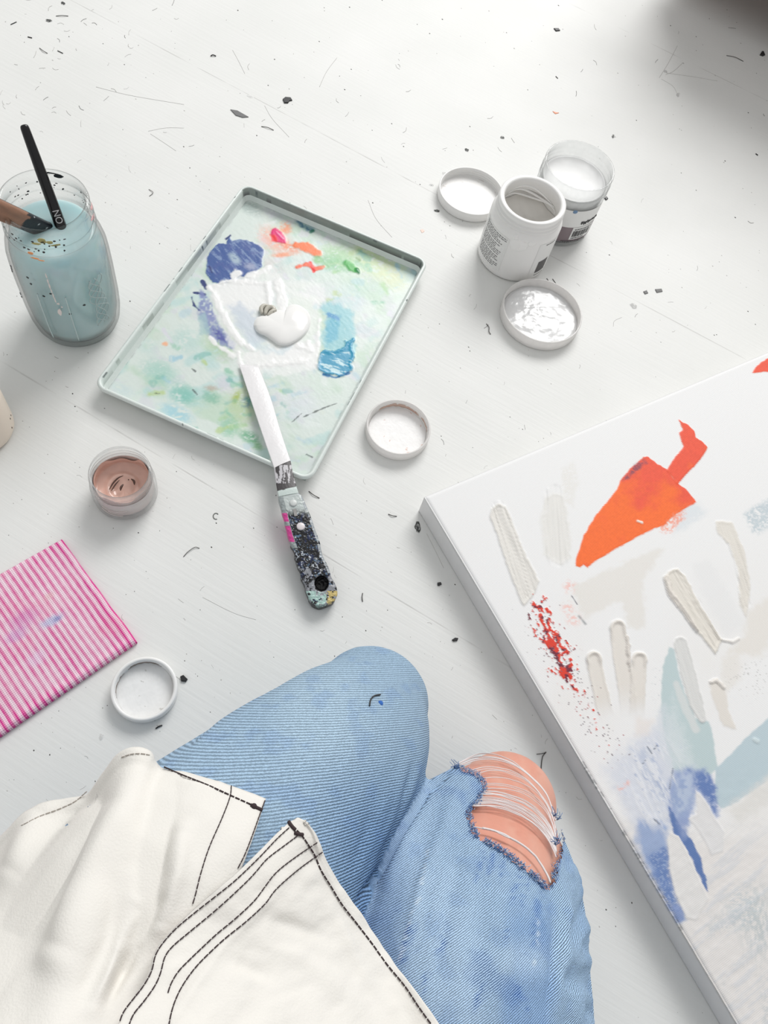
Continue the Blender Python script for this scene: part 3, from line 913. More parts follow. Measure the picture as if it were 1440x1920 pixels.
# greens
cloud(597, 487, 13, 9, A(160, 206, 150), .95, 0.2, 4, lo=.2)
cloud(630, 495, 44, 20, A(150, 206, 160), .75, 0.3, 7)
pt.stroke([(650, 494, 6), (660, 502, 7), (670, 508, 4)], A(84, 186, 92), 2.5, 3, h=0.0004, seed=21)
pt.stroke([(670, 506, 4), (673, 511, 3)], A(62, 148, 96), 1.5, 2, h=0.0006, seed=22)
pt.stroke([(668, 484, 2), (674, 488, 3)], A(130, 170, 110), 2, 2, seed=23)
pt.stroke([(560, 416, 5), (575, 428, 4), (586, 432, 3)], A(96, 138, 158), 3, 5, dry=0.45, grain=3, seed=24)
pt.stroke([(583, 434, 3), (587, 432, 3)], A(72, 140, 120), 1.5, 2, seed=25)
# turquoise
pt.poly([(590, 576), (612, 565), (642, 566), (662, 590), (668, 625), (664, 660), (650, 672), (610, 660), (604, 630), (612, 592)], A(158, 210, 218), 6, 9, dry=0.28, grain=5, seed=26, op=0.9)
pt.poly([(612, 600), (640, 590), (632, 640), (610, 650)], A(108, 188, 212), 5, 7, dry=0.4, grain=4, seed=27, op=0.8)
pt.stroke([(616, 590, 4), (636, 600, 3)], A(84, 160, 206), 3, 5, dry=0.4, seed=28)
pt.poly([(602, 660), (625, 658), (640, 655), (650, 640), (666, 632), (660, 650), (664, 672), (660, 692), (644, 706), (622, 704), (606, 700), (594, 690)], A(62, 164, 198), 1.5, 5, h=0.0004, ridge=0.0005, seed=29)
ix = pt.box([(594, 650), (668, 708)], 2)
x, y = X[ix], Y[ix]
pt.sub(ix, sstep(0.58, 0.66, fbm((x + 0.4 * y) / 22, (y - 0.4 * x) / 3.2, 44)) * sstep(2, -2, sd_poly(x, y, [(602, 664), (655, 660), (662, 690), (644, 703), (600, 694)])), A(206, 232, 238))
pt.stroke([(606, 702, 2), (630, 708, 2), (655, 700, 2)], A(50, 128, 178), 1.2, 3, seed=30)
# white, scraped
WH = A(246, 246, 245)
pt.poly([(390, 537), (430, 528), (462, 527), (480, 512), (508, 499), (525, 512), (540, 540), (600, 560), (600, 640), (592, 690), (556, 700), (470, 708), (452, 694), (432, 650), (410, 600)], WH, 4, 8, op=0.62, seed=31)
pt.poly([(392, 536), (430, 529), (462, 528), (500, 533), (506, 580), (470, 585), (430, 582), (412, 570)], WH, 2, 3, op=0.85, seed=32)
pt.poly([(460, 660), (540, 650), (600, 640), (596, 690), (540, 684), (458, 700)], WH, 5, 8, op=0.8, seed=34)
pt.poly([(430, 575), (455, 570), (480, 590), (500, 640), (470, 650), (445, 615)], A(206, 216, 228), 8, 10, op=0.7, seed=35)
pt.poly([(520, 520), (600, 530), (610, 570), (560, 560)], WH, 8, 10, op=0.5, seed=37)
pt.poly([(450, 625), (520, 655), (545, 650), (530, 665), (470, 655)], A(214, 228, 234), 5, 8, op=0.6, seed=38)
for q, hh in (([(392, 540, 4), (402, 552, 5), (412, 580, 5), (428, 610, 6), (450, 640, 6), (472, 655, 4)], .0018), ([(392, 537, 3), (425, 528, 3), (460, 528, 4), (498, 533, 4)], .0014), ([(500, 532, 5), (503, 555, 5), (506, 580, 4)], .0024), ([(520, 530, 8), (528, 555, 8), (530, 580, 8)], .0014),
              ([(446, 660, 5), (450, 684, 4), (456, 694, 4)], .0014), ([(484, 686, 5), (510, 682, 6), (545, 680, 5), (575, 676, 4)], .0014), ([(560, 650, 6), (580, 655, 5), (576, 640, 4)], .0012), ([(460, 520, 4), (485, 513, 5), (506, 500, 3)], .0012), ([(436, 520, 5), (446, 512, 7)], .0014), ([(394, 632, 3), (410, 650, 4), (440, 668, 4)], .0008), ([(598, 600, 3), (596, 650, 3), (592, 688, 2)], .0008)):
    ix, m, d = pt.stroke(q, WH, 2.5, 5, h=0.0, seed=int(q[0][0]) % 30, op=0.95)
    x, y = X[ix], Y[ix]
    pt.H[ix] += hh * 0.36 * np.exp(-(np.maximum(d + 3.5, 0) / 3.5) ** 2) * (0.35 + 1.0 * fbm(x / 11, y / 11, 77)) * (d < 12)
# scratches and dirt
for q in ([(548, 791, .7), (566, 775, .7)], [(568, 782, .8), (612, 763, 1.2), (632, 756, .6)], [(360, 692, 1), (366, 696, 1)], [(290, 737, .8), (299, 738, .8)], [(575, 852, 1), (586, 857, 1)], [(361, 730, 1.5), (370, 740, 1.2)]):
    pt.stroke(q, A(96, 104, 104), 0.8, 2, op=0.85, seed=61)
cloud(396, 728, 16, 7, A(196, 180, 164), .7, 0.1, 8)
cloud(310, 645, 7, 5, A(250, 190, 150), .9, 0.1, 11, lo=.2)
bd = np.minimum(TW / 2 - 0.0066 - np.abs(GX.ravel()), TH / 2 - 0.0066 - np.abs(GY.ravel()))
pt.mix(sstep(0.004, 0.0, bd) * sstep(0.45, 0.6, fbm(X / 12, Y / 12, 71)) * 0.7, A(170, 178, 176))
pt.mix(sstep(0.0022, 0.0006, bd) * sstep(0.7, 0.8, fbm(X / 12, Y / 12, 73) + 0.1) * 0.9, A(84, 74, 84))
pt.H += 0.00016 * (fbm((X + Y) / 14, (X - Y) / 5, 75) - 0.5) * sstep(0.0, 0.02, bd)
pt.C = pt.C ** 1.12 * 0.97
W[:, 2] += np.maximum(pt.H, -0.0004)
idx = np.arange(len(W)).reshape(GX.shape)
F = np.stack([idx[:-1, :-1], idx[1:, :-1], idx[1:, 1:], idx[:-1, 1:]], -1).reshape(-1, 4)
M_PALETTE = colmat('smeared_palette_paint', 0.34, 0.10, 500, mottled=0.03)
meshobj('paint_layer', W, F, M_PALETTE, tray, cols=pt.C, label='smeared blue, green, turquoise and white paint')

# fresh white dollop
ol = np.array([(475, 610), (477, 602), (481, 596), (487, 592), (496, 590), (506, 585), (516, 582), (526, 581), (535, 582), (538, 576), (546, 571), (557, 571), (568, 576), (577, 584), (582, 594), (583, 604), (581, 613), (577, 622), (569, 631), (560, 638), (550, 644), (540, 648), (530, 649), (520, 647), (512, 641), (505, 636), (497, 631), (488, 627), (480, 621)], float)
o2 = np.array(spline(np.vstack([np.c_[ol, np.zeros(len(ol))], np.r_[ol[0], 0]]), 140))[:-1, :2]
cen = np.array([530, 610])
V = []; rings = 16
for k in range(rings + 1):
    f = 1 - k / rings if k < rings else 0.01
    z = 0.0034 + 0.0065 * (1 - f ** 2.6) ** 0.55
    for q in o2:
        w = cen + (q - cen) * (f if k else 1.0)
        zz = z + (0.0016 * math.exp(-((w[0] - 556) ** 2 + (w[1] - 588) ** 2) / 300) + 0.0008 * math.exp(-((w[0] - 492) ** 2 + (w[1] - 605) ** 2) / 200)) * (1 - f ** 2)
        V.append(P(w[0], w[1] - (1 - f) * 0, zz) if k else P(w[0], w[1], 0.0028))
n = len(o2)
F = grid_faces(rings + 1, n, True) + [tuple(range(rings * n, rings * n + n))]
meshobj('paint_dollop', V, F, M_WHITEPAINT, tray, label='fresh puddle of thick white paint')
mb = MB()
for q, r in (([(491, 588), (490, 578), (496, 573), (503, 574)], .0022), ([(497, 590), (500, 580), (507, 576), (513, 578), (512, 586)], .0024), ([(502, 592), (510, 584), (518, 581)], .0020)):
    s_ = spline([P(x, y, 0.0062) for x, y in q], 14)
    mb.add(*tube(s_, r * np.sin(np.linspace(0.5, 2.6, 14)) + 0.0004, 10))
mb.build('paint_swirl', plain('grey_olive_wet_paint', A(196, 192, 180), 0.2, 0.12, 150), tray, label='small grey-olive curl of paint')

# ------------------------------------------------------------------ palette knife
knife = empty('palette_knife', tuple(P(560, 985, 0) * [1, 1, 0]), 'paint-crusted palette knife with black handle resting across the tray rim', 'palette knife')
def strip(left, right, thick, n, m_=22):
    """blade between two edges given as (px, py, z)"""
    a = spline([P(*q) for q in left], n); c = spline([P(*q) for q in right], n)
    V = []
    for i in range(n):
        row = [a[i] + (c[i] - a[i]) * j / (m_ - 1) for j in range(m_)]
        V += [r + np.array([0, 0, thick * math.sin(math.pi * (0.12 + 0.76 * j / (m_ - 1)))]) for j, r in enumerate(row)]
        V += [r for r in row[::-1]]
    k = 2 * m_
    F = grid_faces(n, k, True) + [tuple(range(k))[::-1], tuple(range((n - 1) * k, n * k))]
    return V, F
mb = MB()
mb.add(*strip([(448, 684, .0055), (470, 750, .010), (492, 815, .015), (516, 884, .0206)], [(484, 686, .0055), (507, 745, .010), (526, 808, .015), (546, 868, .0206)], 0.0009, 40))
Vb = np.array(mb.v); q = proj(Vb)
cols = np.tile(A(240, 238, 239), (len(Vb), 1)) * (0.93 + 0.1 * fbm(q[:, 0] / 4, q[:, 1] / 22, 3))[:, None]
blade = meshobj('blade', Vb, mb.f, colmat('white_painted_steel', 0.25, 0.35, 300, dist=0.0005), knife, cols=cols)
mb = MB()
mb.add(*strip([(513.5, 878, .0204), (516, 897, .0222), (520, 921, .0245), (522, 932, .0240)], [(544.5, 864, .0204), (549, 886, .0222), (556, 913, .0245), (560, 925, .0240)], 0.0012, 60))
Vb = np.array(mb.v); q = proj(Vb)
cols = np.tile(A(62, 58, 60), (len(Vb), 1))
sm = (fbm(q[:, 0] / 4, q[:, 1] / 26, 5) > 0.55) & (q[:, 1] < 906) & (q[:, 1] > 872)
cols = np.where(sm[:, None], A(196, 194, 198), cols)
cols = np.where((q[:, 1] > 921 - (q[:, 0] - 520) * .25)[:, None], A(206, 218, 214), cols)
meshobj('ferrule', Vb, mb.f, colmat('dark_steel_smears', 0.4, 0.3, 500), knife, cols=cols, label='dark grey shank smeared with white')
hl = [(522, 932), (528, 955), (534, 978), (540, 1002), (546, 1020), (551, 1030), (553, 1040), (556, 1054), (562, 1066), (564, 1078), (569, 1090), (573, 1100), (575, 1110), (580, 1122), (585, 1130), (592, 1134)]
hr = [(606, 1135), (617, 1131), (627, 1126), (632, 1116), (632, 1106), (628, 1094), (621, 1082), (618, 1070), (613, 1058), (606, 1044), (602, 1030), (600, 1018), (592, 996), (584, 972), (575, 950), (566, 930), (560, 925)]
def hz(y): return 0.0262 - 0.0125 * np.clip((y - 925) / 205, 0, 1)
hole_c = np.array([603, 1094]); HRX, HRY = 12.5, 14.0
NR, NC = 330, 64
lf = spline([(x, y, 0) for x, y in hl], NR)[:, :2]; rt = spline([(x, y, 0) for x, y in hr[::-1]], NR)[:, :2]
V = []
for i in range(NR):
    a, c_ = lf[i], rt[i]
    wob = 0.0007 * math.sin(i * 0.19) * (1 if i > 130 else .3)
    aw, cw = P(a[0], a[1], hz(a[1])), P(c_[0], c_[1], hz(c_[1]))
    dv = (cw - aw) / (np.linalg.norm(cw - aw) + 1e-9)
    row = [aw + dv * .0030 + np.array([0, 0, -.0130]), aw + dv * .0006 + np.array([0, 0, -.0112]), aw + dv * (.0001 - wob) + np.array([0, 0, -.0085]), aw - dv * wob + np.array([0, 0, -.0055]), aw + np.array([0, 0, -.0018])]
    for k in range(NC):
        f = k / (NC - 1)
        p = a + (c_ - a) * f
        z = hz(p[1]) - 0.0012 * (abs(2 * f - 1) ** 8)
        hd0 = math.hypot((p[0] - hole_c[0]) / HRX, (p[1] - hole_c[1]) / HRY)
        z -= 0.0105 * float(sstep(1.02, 0.86, hd0)) + 0.0010 * float(sstep(1.3, 1.0, hd0))
        z += 0.0006 * (float(vn(p[0] / 3.2, p[1] / 3.2, 55)) - .5) * (1 if p[1] > 955 else .3)
        V.append(None); V[-1] = None
        row.append(P(p[0], p[1], z))
    row += [cw + np.array([0, 0, -.0018]), cw + dv * wob + np.array([0, 0, -.0055]), cw - dv * (.0001 - wob) + np.array([0, 0, -.0085]), cw - dv * .0006 + np.array([0, 0, -.0112]), cw - dv * .0030 + np.array([0, 0, -.0130])]
    V = [v for v in V if v is not None] + row
KR_ = NC + 10
F = grid_faces(NR, KR_, True) + [tuple(range(KR_))[::-1], tuple(range((NR - 1) * KR_, NR * KR_))]
V = np.array(V)
q = proj(V); x, y = q[:, 0], q[:, 1]
cols = np.tile(A(22, 22, 26), (len(V), 1))
n1_ = fbm(x / 7, y / 7, 5); n2_ = vn(x / 2.4, y / 2.4, 9)
cols = np.where(((n1_ * 0.6 + n2_ * 0.4) > 0.67)[:, None], A(92, 116, 142), cols)
cols = np.where(((fbm(x / 6, y / 6, 15) > 0.66))[:, None], A(30, 42, 78), cols)
cols = np.where(((vn(x / 1.9, y / 1.9, 17) > 0.86) & (fbm(x / 14, y / 14, 18) > .5))[:, None], A(206, 214, 218), cols)
cols = np.where(((fbm(x / 5, y / 5, 19) > 0.66) & (y > 1030))[:, None], A(190, 196, 204), cols)
topm = sstep(968, 950, y + 10 * (n1_ - 0.5))
cols = cols * (1 - topm[:, None]) + A(196, 204, 202)[None, :] * topm[:, None]
edge_l = (x - np.interp(y, [c_[1] for c_ in hl], [c_[0] for c_ in hl]))
el = (edge_l < 9) & (y < 1028)
cols = np.where(el[:, None], A(158, 166, 166) * (0.8 + 0.4 * n2_)[:, None], cols)
pk = (edge_l < 8) & (edge_l > -4) & (((y > 962) & (y < 978)) | ((y > 986) & (y < 1016)))
cols = np.where(pk[:, None], A(214, 70, 150), cols)
er = (np.interp(y, [c_[1] for c_ in hr[::-1]], [c_[0] for c_ in hr[::-1]]) - x)
cols = np.where(((er < 5) & (n1_ > 0.40) & (y < 1075))[:, None], A(168, 174, 178), cols)
low = (y > 1066) & (fbm(x / 9, y / 9, 25) > 0.44)
cols = np.where(low[:, None], A(146, 148, 154) * (0.8 + 0.4 * n2_)[:, None], cols)
hd = np.hypot((x - hole_c[0]) / HRX, (y - hole_c[1]) / HRY)
cols = np.where(((hd < 1.1))[:, None], A(14, 14, 15), cols)
yl_ = (y > 1108) & (hd > 1.2) & (fbm(x / 5, y / 5, 33) > 0.42)
cols = np.where(yl_[:, None], np.where((x > 612)[:, None], A(206, 184, 120), A(176, 206, 198)), cols)
hz_v = hz(y)
cols = np.where((((V[:, 2] < hz_v - 0.002)) & (y > 1024))[:, None], A(38, 36, 38), cols)
M_HANDLE = colmat('crusted_handle_paint', 0.3, 0.8, 420, dist=0.0008)
hand = meshobj('handle', V, F, M_HANDLE, knife, cols=cols, label='black handle crusted with spots of paint and a hanging hole')
def rivet(x, y, rpx, mat, label):
    c = P(x, y, hz(y))
    r = rpx * np.linalg.norm(P(x + 1, y, hz(y)) - c)
    V, F = lathe([(0, 0.0010), (r * .7, 0.0009), (r * .95, 0.0005), (r, -0.0004), (0, -0.0006)], c, 32)
    meshobj('rivet', V, F, mat, hand, label=label)
rivet(564, 987, 8.2, plain('pinkish_white_rivet', A(226, 218, 220), 0.3), 'pale pinkish rivet')
rivet(550, 943, 7.4, plain('grey_painted_rivet', A(206, 210, 208), 0.35, 0.15, 500), 'pale grey rivet')
mb = MB(); a_ = [P(x, y, hz(y)) for x, y in ((549, 955), (555, 954), (558, 968), (552, 969))]
mb.add(*prism([(p[0], p[1]) for p in a_], a_[0][2] - .001, a_[0][2] + .0006)); mb.build('slot_plate', plain('worn_metal', A(150, 148, 146), 0.4, 0.2, 300), hand, smooth=False)

# ------------------------------------------------------------------ mason jar with paint water
bc = P(148, 597)
jar = empty('mason_jar', tuple(bc), 'clear glass jar of cloudy blue-grey paint water with two brushes', 'jar')
outer = [(0, 0.003), (0.026, 0.003), (0.032, 0.0005), (0.036, 0.0), (0.0395, 0.003), (0.0425, 0.010), (0.0445, 0.022), (0.0455, 0.040), (0.0458, 0.075), (0.0456, 0.095), (0.0450, 0.106), (0.0430, 0.116), (0.0402, 0.124), (0.0385, 0.129),
         (0.0398, 0.131), (0.0402, 0.1325), (0.0385, 0.135), (0.0378, 0.138), (0.0392, 0.140), (0.0396, 0.1418), (0.0378, 0.144), (0.0374, 0.150), (0.0380, 0.1535), (0.0384, 0.156), (0.0378, 0.1585), (0.0362, 0.1592), (0.0348, 0.1582), (0.0343, 0.155)]
inner = [(0.0343, 0.150), (0.0346, 0.143), (0.0350, 0.136), (0.0352, 0.130), (0.0372, 0.124), (0.0400, 0.116), (0.0421, 0.106), (0.0428, 0.095), (0.0430, 0.075), (0.0427, 0.040), (0.0415, 0.022), (0.039, 0.010), (0.033, 0.0062), (0, 0.006)]
meshobj('glass', *lathe(outer + inner, bc, 128), M_GLASS, jar)
wat = [(0, 0.0066), (0.0325, 0.0068), (0.0385, 0.0105), (0.0411, 0.022), (0.0423, 0.040), (0.0426, 0.075), (0.0424, 0.095), (0.0417, 0.106), (0.0396, 0.116), (0.0369, 0.1235), (0.0352, 0.1262), (0.0345, 0.1258), (0, 0.1256)]
mw, nt, b, L = newmat('cloudy_paint_water')
tcn = node(nt, 'ShaderNodeTexCoord')
nz = node(nt, 'ShaderNodeTexNoise'); nz.inputs['Scale'].default_value = 22; nz.inputs['Detail'].default_value = 3
L.new(tcn.outputs['Object'], nz.inputs['Vector'])
mxn = node(nt, 'ShaderNodeMix', data_type='RGBA')
mxn.inputs[6].default_value = (*A(186, 216, 216), 1); mxn.inputs[7].default_value = (*A(212, 234, 238), 1)
L.new(nz.outputs[0], mxn.inputs[0]); L.new(mxn.outputs[2], b.inputs['Base Color'])
b.inputs['Roughness'].default_value = 0.12
b.inputs['Subsurface Weight'].default_value = 0.8; b.inputs['Subsurface Radius'].default_value = (0.022, 0.03, 0.032); b.inputs['Subsurface Scale'].default_value = 1.0
meshobj('paint_water', *lathe(wat, bc, 96), mw, jar)
# relief on the glass: side ribs and the swirled raised ornament
def on_jar(ang_, z, r):
    return np.array([bc[0] + r * math.cos(ang_), bc[1] + r * math.sin(ang_), z])
def jr(z): return float(np.interp(z, [0.003, .010, .022, .04, .075, .095, .106, .116], [.0395, .0425, .0445, .0455, .0458, .0456, .045, .043]))
mb = MB()
for deg in (268, 300):
    mb.add(*tube([on_jar(math.radians(deg), z, jr(z) + 0.0001) for z in np.linspace(0.02, 0.085, 20)], 0.0007, 8))
mb.build('raised_rib', plain('glass_rib', A(196, 214, 214), 0.1, 0.05), jar)
mb = MB()
for ph in range(5):
    s_ = []
    for t in np.linspace(0, 1, 40):
        a = math.radians(338 + 14 * math.sin(2 * math.pi * (t * 1.5 + ph * 0.21)) * (0.4 + 0.12 * ph))
        z = 0.034 + 0.062 * t
        s_.append(on_jar(a, z, jr(z) + 0.0002))
    mb.add(*tube(s_, 0.00045, 6))
mb.build('raised_ornament', plain('glass_relief', A(186, 200, 200), 0.12, 0.1), jar)
# dried paint on the rim and neck
def dab(mb, a0, z0, da, dz, r, n=9):
    """a little irregular dab of dried paint on a round wall"""
    pts = []
    for k in range(n):
        t = 2 * math.pi * k / n
        w = 0.65 + 0.5 * random.random()
        a, z = a0 + da * w * math.cos(t), z0 + dz * w * math.sin(t)
        pts.append((a, z))
    V = [(bc[0] + (r + 0.0003) * math.cos(a), bc[1] + (r + 0.0003) * math.sin(a), z) for a, z in pts] + [(bc[0] + (r - 0.0002) * math.cos(a), bc[1] + (r - 0.0002) * math.sin(a), z) for a, z in pts]
    F = [tuple(range(n)), tuple(range(2 * n - 1, n - 1, -1))] + [(k, n + k, n + (k + 1) % n, (k + 1) % n) for k in range(n)]
    mb.add(V, F)
far = math.radians(108)
mb = MB()
for a_, z_, da_, dz_ in ((far + 0.16, 0.1555, 0.10, 0.0022), (far - 0.22, 0.1555, 0.15, 0.0026), (far - 0.02, 0.1572, 0.22, 0.0008)):
    m1_ = MB(); dab(m1_, a_, z_, da_, dz_, 0.0340); m1_.build('dried_paint_patch', M_BLACK, jar, smooth=False)
for _ in range(26):
    dab(mb, far + random.uniform(-1.3, 1.2), random.uniform(0.135, 0.152), random.uniform(.01, .04), random.uniform(.0003, .0008), 0.0341, 6)
for _ in range(26):
    dab(mb, math.radians(random.uniform(235, 320)), random.uniform(0.136, 0.152), random.uniform(.008, .04), random.uniform(.0004, .0012), 0.0398, 6)
for a, z in ((262, .104), (264, .097), (285, .09), (276, .085), (300, .062), (318, .07), (232, .10), (231, .096), (230, .092), (228, .06), (227, .055)):
    dab(mb, math.radians(a), z, .03, .0011, jr(z) + .0003, 6)
mb.build('black_paint_spots', M_BLACK, jar, smooth=False)
mb = MB()
for a, z, da, dz in ((292, .149, .10, .0035), (300, .147, .08, .002), (284, .145, .12, .0012), (306, .143, .14, .0008)):
    dab(mb, math.radians(a), z, da, dz, 0.0385)
mb.build('olive_paint_spots', plain('olive_dried_paint', A(176, 168, 110), 0.6, 0.2, 400), jar, smooth=False)
mb = MB()
for a, z, da, dz in ((272, .1335, .07, .0016), (276, .128, .10, .0008), (284, .1265, .08, .0006)):
    dab(mb, math.radians(a), z, da, dz, 0.0402)
mb.build('orange_paint_spots', plain('orange_dried_paint', A(236, 158, 100), 0.6, 0.15, 400), jar, smooth=False)
mb = MB()
for a, z, da, dz in ((289, .0655, .045, .0052), (290, .077, .03, .0014), (293, .0725, .02, .001)):
    dab(mb, math.radians(a), z, da, dz, jr(z) + .0003, 11)
for k in range(6):
    dab(mb, math.radians(288 - k * .4), .082 + k * .006, .014, .004, jr(.082 + k * .006) + .0003, 7)
mb.build('white_paint_run', plain('dried_white_drip', A(236, 226, 222), 0.5), jar, smooth=False)
mb = MB()
for a, z in ((20, .152), (28, .149), (14, .144), (24, .140), (34, .1465)):
    dab(mb, math.radians(a), z, .09, .0016, 0.0388)
mb.build('pink_paint_spots', plain('pink_dried_paint', A(236, 186, 186), 0.6, 0.1, 400), jar, smooth=False)

# black handled brush
br = empty('paintbrush', tuple(P(112, 417, 0.1256)), 'slim black paintbrush handle leaning out of the water jar', 'paintbrush', 'brushes in the water jar')
w0 = P(113, 421, 0.1256); w1 = P(74.5, 316, 0.162)
dirb = (w1 - w0)
best = min(np.linspace(1, 3, 400), key=lambda t: np.hypot(*(proj([w0 + dirb * t])[0] - np.array([37, 236]))))
ts = np.concatenate([np.linspace(-0.6, best * 0.96, 60), best * np.array([0.975, 0.985, 0.993, 0.998, 1.0])])
pts = np.array([w0 + dirb * t for t in ts])
rr = np.interp(ts, [-0.6, 0, 1.0, best * .9, best * .96], [0.0052, 0.0052, 0.0046, 0.0040, 0.0038])
rr[-5:] = [0.0036, 0.0033, 0.0027, 0.0018, 0.0004]
bh = meshobj('handle', *tube(pts, rr, 20), plain('glossy_black_lacquer', (0.006, 0.006, 0.007), 0.22, 0.1, spec=0.4), br)
fc = bpy.data.curves.new('brush_text', 'FONT'); fc.body = 'NO'; fc.size = 0.0075; fc.align_x = 'LEFT'; fc.align_y = 'CENTER'; fc.extrude = 0.0
fo = bpy.data.objects.new('tmp_text', fc); COL.objects.link(fo)
dgr = bpy.context.evaluated_depsgraph_get()
tm = bpy.data.meshes.new_from_object(fo.evaluated_get(dgr))
bpy.data.objects.remove(fo)
ed = -dirb / np.linalg.norm(dirb)
start = w0 + dirb * 0.27
view = np.array([0, 0, CAMH]) - start; view -= ed * (view @ ed); view /= np.linalg.norm(view)
yd = np.cross(view, ed)
V = []
for v in tm.vertices:
    a = v.co.y / 0.0051
    V.append(start + ed * v.co.x + 0.0060 * (math.sin(a) * yd + math.cos(a) * view))
meshobj('lettering', V, [tuple(p.vertices) for p in tm.polygons], plain('silver_print', A(190, 188, 190), 0.4), br, smooth=False)
# wide wooden brush
b2 = empty('wooden_paintbrush', tuple(P(74, 432, 0.1256)), 'wide bare-wood and black brush handle leaning left in the water jar', 'paintbrush', 'brushes in the water jar')
w0 = P(78, 428, 0.1256); w1 = P(-2, 393, 0.166)
ts = np.linspace(-0.12, 3.2, 150)
dr = w1 - w0
dn = dr / np.linalg.norm(dr)
view = np.array([0, 0, CAMH]) - w0; view -= dn * (view @ dn); view /= np.linalg.norm(view)
wd_ = np.cross(dn, view)
tw = np.array([math.cos(0.5) * wd_ + math.sin(0.5) * view, -math.sin(0.5) * wd_ + math.cos(0.5) * view])
V = []; cols = []
for t in ts:
    wth = np.interp(t, [-0.7, 0, .6, 1.2, 3.2], [0.0086, 0.0080, 0.0086, 0.0092, 0.0080]); th = 0.0046
    for k in range(28):
        a = 2 * math.pi * k / 28
        sx_, sy_ = math.copysign(abs(math.cos(a)) ** .6, math.cos(a)), math.copysign(abs(math.sin(a)) ** .6, math.sin(a))
        V.append(w0 + dr * t + tw[0] * wth * sx_ + tw[1] * th * sy_)
        nz_ = vn(k * 0.6, t * 4, 3)
        wood = t > 0.52 + 0.22 * (nz_ - 0.5) and not (sy_ < -0.35)
        cols.append(A(158, 116, 92) * (0.55 + 0.75 * fbm(k * 0.9, t * 2.2, 6)) if wood else (A(200, 206, 208) if vn(k * 1.7, t * 30, 8) > 0.9 else A(16, 22, 30)))
F = grid_faces(len(ts), 28, True) + [tuple(range(28))[::-1], tuple(range((len(ts) - 1) * 28, len(ts) * 28))]
meshobj('handle', V, F, colmat('worn_wood_and_black_paint', 0.45, 0.4, 300), b2, cols=np.array(cols))

# ------------------------------------------------------------------ paint pots
def curved_patch(c, r, a0, a1, z0, z1, n=16, dr=0.0):
    V = []; 
    for k in range(n + 1):
        a = math.radians(a0 + (a1 - a0) * k / n)
        for z in (z0, z1):
            V.append((c[0] + (r + dr) * math.cos(a), c[1] + (r + dr) * math.sin(a), z))
    return V, [(2 * k, 2 * k + 2, 2 * k + 3, 2 * k + 1) for k in range(n)]

# white opaque pot
wc = P(958, 480)
wj = empty('paint_jar', tuple(wc), 'open white plastic paint jar with printed side panels, in front of the clear jar', 'paint jar', 'open paint jars on the floor')
pf = [(0, 0.0015), (0.036, 0.0012), (0.0395, 0.0004), (0.0415, 0.003), (0.0418, 0.007), (0.0418, 0.064), (0.0412, 0.0665), (0.0385, 0.0700), (0.0375, 0.0715), (0.0390, 0.0728), (0.0390, 0.0738), (0.0374, 0.0750), (0.0372, 0.0765), (0.0388, 0.0778), (0.0388, 0.0788), (0.0372, 0.080), (0.0378, 0.0825), (0.0384, 0.0850), (0.0382, 0.0868), (0.0370, 0.0876), (0.0335, 0.0874), (0.0322, 0.0862), (0.0320, 0.083), (0.0322, 0.072), (0.0365, 0.066), (0.0388, 0.060), (0.0390, 0.036), (0.037, 0.034), (0, 0.034)]
meshobj('body', *lathe(pf, wc, 112), M_WHITEPLASTIC, wj)
# thick paint inside, wavy and clinging
V, F = [], []
th = np.linspace(0, 2 * np.pi, 72, endpoint=False)
for k, r in enumerate(np.linspace(0.003, 0.0384, 18)):
    for t in th:
        x, y = r * math.cos(t), r * math.sin(t)
        z = 0.040 + 0.010 * (r / 0.0384) ** 3 + 0.006 * float(fbm(x * 120 + 4, y * 120, 4)) + (0.012 * sstep(0.02, 0.038, r) * float(vn(t * 1.3, 0, 3)))
        V.append((wc[0] + x, wc[1] + y, z))
F = grid_faces(18, 72, True) + [tuple(range(72))[::-1]]
meshobj('paint', V, F, plain('warm_white_paint', A(232, 229, 224), 0.25, 0.03), wj)
mb = MB()
for k in range(3):
    s_ = [(wc[0] + 0.0319 * math.cos(a), wc[1] + 0.0319 * math.sin(a), 0.066 + 0.004 * k + 0.003 * math.sin(a * 3 + k)) for a in np.linspace(math.radians(20 + 12 * k), math.radians(160 - 9 * k), 40)]
    mb.add(*tube(s_, 0.0012 * np.sin(np.linspace(0.15, 3.0, 40)) + 0.0002, 8))
mb.build('paint_streaks', M_WHITEPAINT, wj)
# glossy smear of paint down the front
def smear(a0, z0, da, dz, name):
    V = []; nr, na = 10, 40
    for i in range(nr):
        f = 1 - i / (nr - 1) * 0.97
        for t in np.linspace(0, 2 * np.pi, na, endpoint=False):
            w = f * (0.72 + 0.5 * float(vn(math.cos(t) * 2.2 + a0, math.sin(t) * 2.2, 4)))
            a = math.radians(a0 + da * w * math.cos(t)); z = z0 + dz * w * math.sin(t)
            rr_ = 0.0417 - max(0, z - 0.064) * .55 + 0.0011 * (1 - f ** 2) ** .5 + 0.0003 * float(vn(w * 7, t * 2, 8))
            V.append((wc[0] + rr_ * math.cos(a), wc[1] + rr_ * math.sin(a), z))
    F = grid_faces(nr, na, True) + [tuple(range((nr - 1) * na, nr * na))]
    meshobj(name, V, F, M_WHITEPAINT, wj)
smear(272, 0.056, 13, 0.0095, 'paint_smear'); smear(290, 0.0625, 7, 0.004, 'paint_smear'); smear(262, 0.066, 5, 0.003, 'paint_smear')
lab = MB().add(*curved_patch(wc, 0.0418, 194, 256, 0.010, 0.060, 20, 0.0002)).build('side_panel', M_LABELWHITE, wj)
mb = MB()
zz = 0.0575
